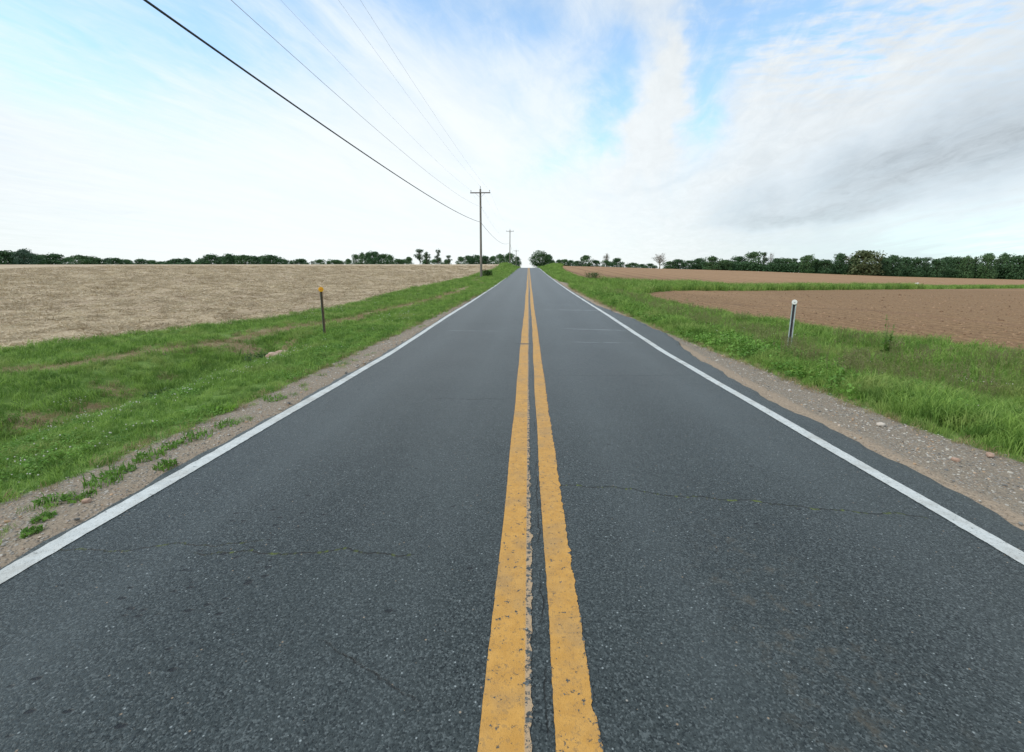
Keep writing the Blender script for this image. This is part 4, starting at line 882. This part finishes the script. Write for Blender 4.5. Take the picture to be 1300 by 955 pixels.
TREES = [
 ('in the far left line beyond the stubble', 'far tree line behind the stubble at far left', [
  ('d', -348.0, 295.8, 4.61, 10.2, 10.2) ,
  ('d', -349.0, 302.7, 4.53, 9.8, 8.3) ,
  ('p', -337.2, 298.3, 4.58, 11.1, 7.2) ,
  ('d', -352.3, 317.0, 4.27, 9.8, 8.7) ,
  ('g', -363.0, 333.6, 3.98, 9.6, 8.1) ,
  ('d', -348.1, 329.9, 4.02, 10.0, 10.2) ,
  ('g', -378.9, 369.7, 3.39, 9.8, 8.9) ,
  ('g', -353.3, 354.3, 3.62, 10.0, 12.2) ,
  ('d', -358.3, 367.2, 3.42, 9.7, 8.9) ,
  ('g', -353.4, 367.6, 3.41, 9.1, 7.6) ,
  ('p', -353.7, 377.1, 3.29, 9.2, 6.5) ,
  ('d', -338.2, 368.4, 3.4, 9.1, 7.6) ,
  ('g', -344.3, 384.8, 3.18, 8.5, 9.3) ,
  ('d', -326.3, 379.2, 3.25, 8.6, 9.2) ,
  ('g', -326.5, 389.9, 3.14, 8.3, 8.1) ,
  ('d', -338.5, 414.8, 2.84, 8.1, 7.9) ,
 ]),
 ('in the smallest low clump beyond the stubble', 'small low clump behind the stubble', [
  ('d', -321.1, 404.3, 2.95, 8.5, 7.0) ,
  ('d', -300.1, 385.9, 3.16, 9.1, 12.0) ,
  ('d', -297.9, 394.8, 3.04, 8.8, 6.8) ,
  ('g', -303.8, 412.1, 2.88, 7.3, 6.4) ,
 ]),
 ('in the flat topped clump beyond the stubble', 'long flat topped clump behind the stubble', [
  ('g', -277.5, 387.0, 3.15, 8.5, 6.7) ,
  ('d', -250.0, 356.0, 3.59, 9.7, 11.0) ,
  ('d', -255.2, 375.7, 3.29, 9.3, 9.1) ,
  ('d', -231.8, 350.7, 3.7, 10.0, 6.0) ,
  ('g', -237.6, 369.1, 3.39, 9.7, 10.2) ,
  ('g', -219.6, 351.9, 3.65, 9.2, 10.3) ,
  ('d', -222.6, 369.2, 3.4, 9.3, 8.3) ,
  ('g', -220.0, 374.7, 3.31, 9.3, 8.4) ,
  ('d', -203.5, 358.6, 3.54, 9.5, 11.1) ,
  ('d', -211.1, 384.8, 3.16, 8.4, 8.0) ,
  ('g', -213.1, 398.6, 2.99, 8.2, 4.8) ,
  ('g', -211.4, 405.9, 2.93, 7.4, 3.5) ,
 ]),
 ('in the low row left of the mound', 'low row of trees behind the stubble', [
  ('d', -200.4, 401.5, 2.98, 8.6, 10.4) ,
  ('s', -194.3, 410.8, 2.9, 8.6, 5.7) ,
  ('g', -182.8, 399.8, 3.02, 8.2, 6.2) ,
  ('g', -181.3, 413.8, 2.88, 7.2, 5.0) ,
  ('g', -172.4, 410.0, 2.88, 8.2, 10.6) ,
  ('g', -156.0, 395.7, 3.05, 8.4, 4.8) ,
 ]),
 ('in the domed mound of trees beyond stubble', 'domed wooded mound behind the stubble', [
  ('g', -128.7, 342.1, 3.83, 10.0, 5.3) ,
  ('g', -120.5, 332.6, 3.99, 10.1, 5.7) ,
  ('d', -110.8, 318.1, 4.25, 9.8, 7.1) ,
  ('d', -102.8, 307.6, 4.44, 9.7, 8.0) ,
  ('g', -105.6, 333.1, 3.97, 9.8, 8.6) ,
  ('g', -105.1, 348.4, 3.71, 9.5, 6.6) ,
  ('g', -107.5, 380.1, 3.21, 8.4, 8.5) ,
  ('g', -93.7, 359.9, 3.54, 9.1, 6.2) ,
  ('d', -107.0, 395.0, 3.04, 8.7, 6.8) ,
 ]),
 ('in the sparse group beside the domed mound', 'sparse group right of the wooded mound', [
  ('s', -70.4, 298.7, 4.58, 11.4, 7.7) ,
  ('s', -65.8, 298.7, 4.58, 10.2, 5.7) ,
  ('s', -60.4, 308.0, 4.43, 11.8, 4.8) ,
  ('g', -76.4, 382.0, 3.21, 8.4, 10.5) ,
  ('s', -59.6, 342.6, 3.81, 10.0, 5.3) ,
  ('g', -86.7, 389.5, 3.11, 8.4, 8.1) ,
  ('g', -68.9, 387.5, 3.15, 8.3, 6.7) ,
 ]),
 ('in the clump behind the utility poles', 'clump behind the utility poles', [
  ('g', -54.4, 371.0, 3.34, 9.6, 7.0) ,
  ('d', -44.7, 344.6, 3.79, 9.2, 7.7) ,
  ('d', -38.6, 343.6, 3.8, 9.4, 8.3) ,
  ('d', -32.7, 349.2, 3.71, 9.1, 8.4) ,
  ('g', -27.4, 357.9, 3.55, 9.4, 8.0) ,
  ('g', -20.1, 336.9, 3.93, 9.3, 8.7) ,
  ('g', -13.3, 324.7, 4.15, 9.5, 7.8) ,
  ('d', -9.4, 367.0, 3.42, 9.3, 5.7) ,
 ]),
 ('right of the road beyond the crest', 'trees by the road beyond the crest', [
  ('r', 8.2, 350, 3.91, 14.0, 15.7) ,
  ('d', 16.4, 375, 4.22, 11.6, 5.8) ,
  ('g', 19.6, 375, 4.2, 6.9, 5.2) ,
 ]),
 ('in the low group past the roadside tree', 'low group behind the upper ploughed field', [
  ('d', 26.0, 394.6, 4.02, 6.6, 6.8) ,
  ('g', 31.2, 401.8, 3.9, 7.2, 8.3) ,
  ('d', 36.9, 412.1, 3.77, 6.9, 6.4) ,
  ('d', 40.6, 388.0, 4.03, 5.7, 7.4) ,
  ('g', 47.6, 386.8, 4.03, 9.3, 9.3) ,
  ('d', 56.9, 391.9, 3.97, 6.2, 8.8) ,
  ('b', 68.9, 414.0, 3.58, 13.9, 7.9) ,
  ('g', 67.4, 403.5, 3.68, 6.6, 7.7) ,
  ('d', 74.0, 392.1, 3.64, 7.8, 9.5) ,
 ]),
 ('in the group round the tall bare tree', 'group round the tall bare tree', [
  ('g', 83.8, 394.9, 3.44, 5.1, 6.1) ,
  ('g', 87.4, 390.3, 3.39, 6.1, 9.4) ,
  ('d', 96.7, 398.8, 3.13, 4.5, 6.9) ,
  ('d', 100.7, 386.3, 3.17, 4.6, 8.0) ,
  ('b', 71.9, 257, 3.64, 8.5, 8.4) ,
  ('g', 79.8, 265.8, 3.5, 4.3, 6.0) ,
  ('d', 84.8, 266.5, 3.38, 5.6, 6.9) ,
  ('d', 90.2, 263.8, 3.24, 5.0, 6.8) ,
 ]),
 ('in the uneven line before the olive tree', 'uneven line behind the ploughed field', [
  ('d', 96.4, 266.5, 3.1, 5.0, 6.4) ,
  ('g', 99.8, 255.2, 2.9, 5.5, 7.9) ,
  ('g', 108.0, 258.5, 2.73, 4.5, 6.2) ,
  ('d', 119.2, 266.6, 2.52, 6.2, 7.8) ,
  ('g', 125.8, 264.3, 2.31, 8.3, 7.3) ,
  ('s', 132.1, 265.9, 2.15, 10.2, 5.0) ,
  ('b', 139.4, 272.3, 2.0, 10.0, 4.2) ,
  ('d', 137.6, 262.4, 1.88, 5.8, 7.2) ,
  ('g', 144.9, 264.8, 1.65, 6.1, 6.8) ,
  ('s', 149.0, 264.5, 1.49, 7.6, 4.6) ,
  ('g', 151.2, 257.3, 1.25, 7.4, 6.2) ,
  ('g', 157.8, 260.3, 1.07, 6.1, 4.9) ,
  ('d', 160.6, 256.6, 0.91, 5.8, 6.6) ,
  ('d', 170.1, 259.6, 0.59, 8.7, 5.8) ,
  ('b', 183.3, 272.5, 0.43, 11.5, 8.0) ,
 ]),
 ('in the tall wood at far right', 'tall dark wood at the right', [
  ('g', 177.7, 259.0, 0.32, 9.4, 6.3) ,
  ('o', 180.1, 255.1, 0.13, 11.7, 14.1) ,
  ('d', 190.2, 255.5, -0.24, 9.0, 6.2) ,
  ('d', 196.6, 257.0, -0.45, 10.1, 7.1) ,
  ('d', 209.1, 264.4, -0.63, 9.6, 7.7) ,
  ('d', 211.0, 259.4, -0.79, 9.2, 6.7) ,
  ('s', 219.7, 264.5, -0.89, 10.3, 6.8) ,
  ('d', 218.6, 256.2, -1.02, 8.9, 7.1) ,
  ('d', 232.7, 266.8, -1.19, 10.2, 7.4) ,
  ('d', 232.3, 260.1, -1.33, 9.9, 6.7) ,
  ('g', 234.8, 257.5, -1.43, 10.2, 6.2) ,
  ('s', 243.9, 261.7, -1.58, 11.5, 6.8) ,
  ('g', 244.2, 255.7, -1.71, 12.1, 7.5) ,
  ('s', 256.5, 263.0, -1.87, 11.0, 5.4) ,
  ('g', 260.6, 263.1, -1.98, 12.1, 6.4) ,
  ('d', 260.5, 256.8, -2.08, 11.2, 8.0) ,
  ('d', 264.7, 255.5, -2.21, 11.7, 7.9) ,
 ]),
]
cnt = 0
for where, grp, rows in TREES:
    kinds = [q[0] for q in rows]
    for i, (kd, x, y, z, H, Wd) in enumerate(rows):
        same = [j for j, q in enumerate(kinds) if q == kd]; k_ = same.index(i)
        lb = (LOOK[kd] if len(same) == 1 else f'{ORD[k_]} {LOOK[kd]} from the left')+' '+where
        if len(same) == 1: lb = 'the '+lb if False else lb
        tree(kd, x, y, z, H, Wd, lb, grp, cnt); cnt += 1
# undergrowth closing the foot of the woods at the right
r = np.random.default_rng(77); N = 36000; q = r.uniform(0, 1, N); X_ = 96+q*188; Y_ = 262-.0*q+r.uniform(-4, 9, N)
hmax = (2.6+3.4*vn(X_, Y_, .11, 40)+1.5*vn(X_, Y_, .45, 41))*I(X_, [96, 120, 170, 290], [.8, .9, 1.0, 1.35]); Z_ = terrain(X_, Y_)+hmax*r.uniform(0, 1, N)**.8
C = np.stack([X_, Y_, Z_], -1); nn = r.normal(0, 1, (N, 3)); nn[:, 1] -= .6; nn /= np.linalg.norm(nn, axis=1)[:, None]; a = np.cross(nn, r.normal(0, 1, (N, 3))); a /= np.linalg.norm(a, axis=1)[:, None]; bb = np.cross(nn, a); s = r.uniform(.2, .5, (N, 1))
tag(ob('undergrowth', npmesh('undergrowth', np.stack([C-a*s, C-bb*s, C+a*s, C+bb*s], 1).reshape(-1, 3), np.arange(N*4).reshape(N, 4), LEAF['d'])), 'dark undergrowth closing the foot of the wood behind the ploughed field', kind='stuff')
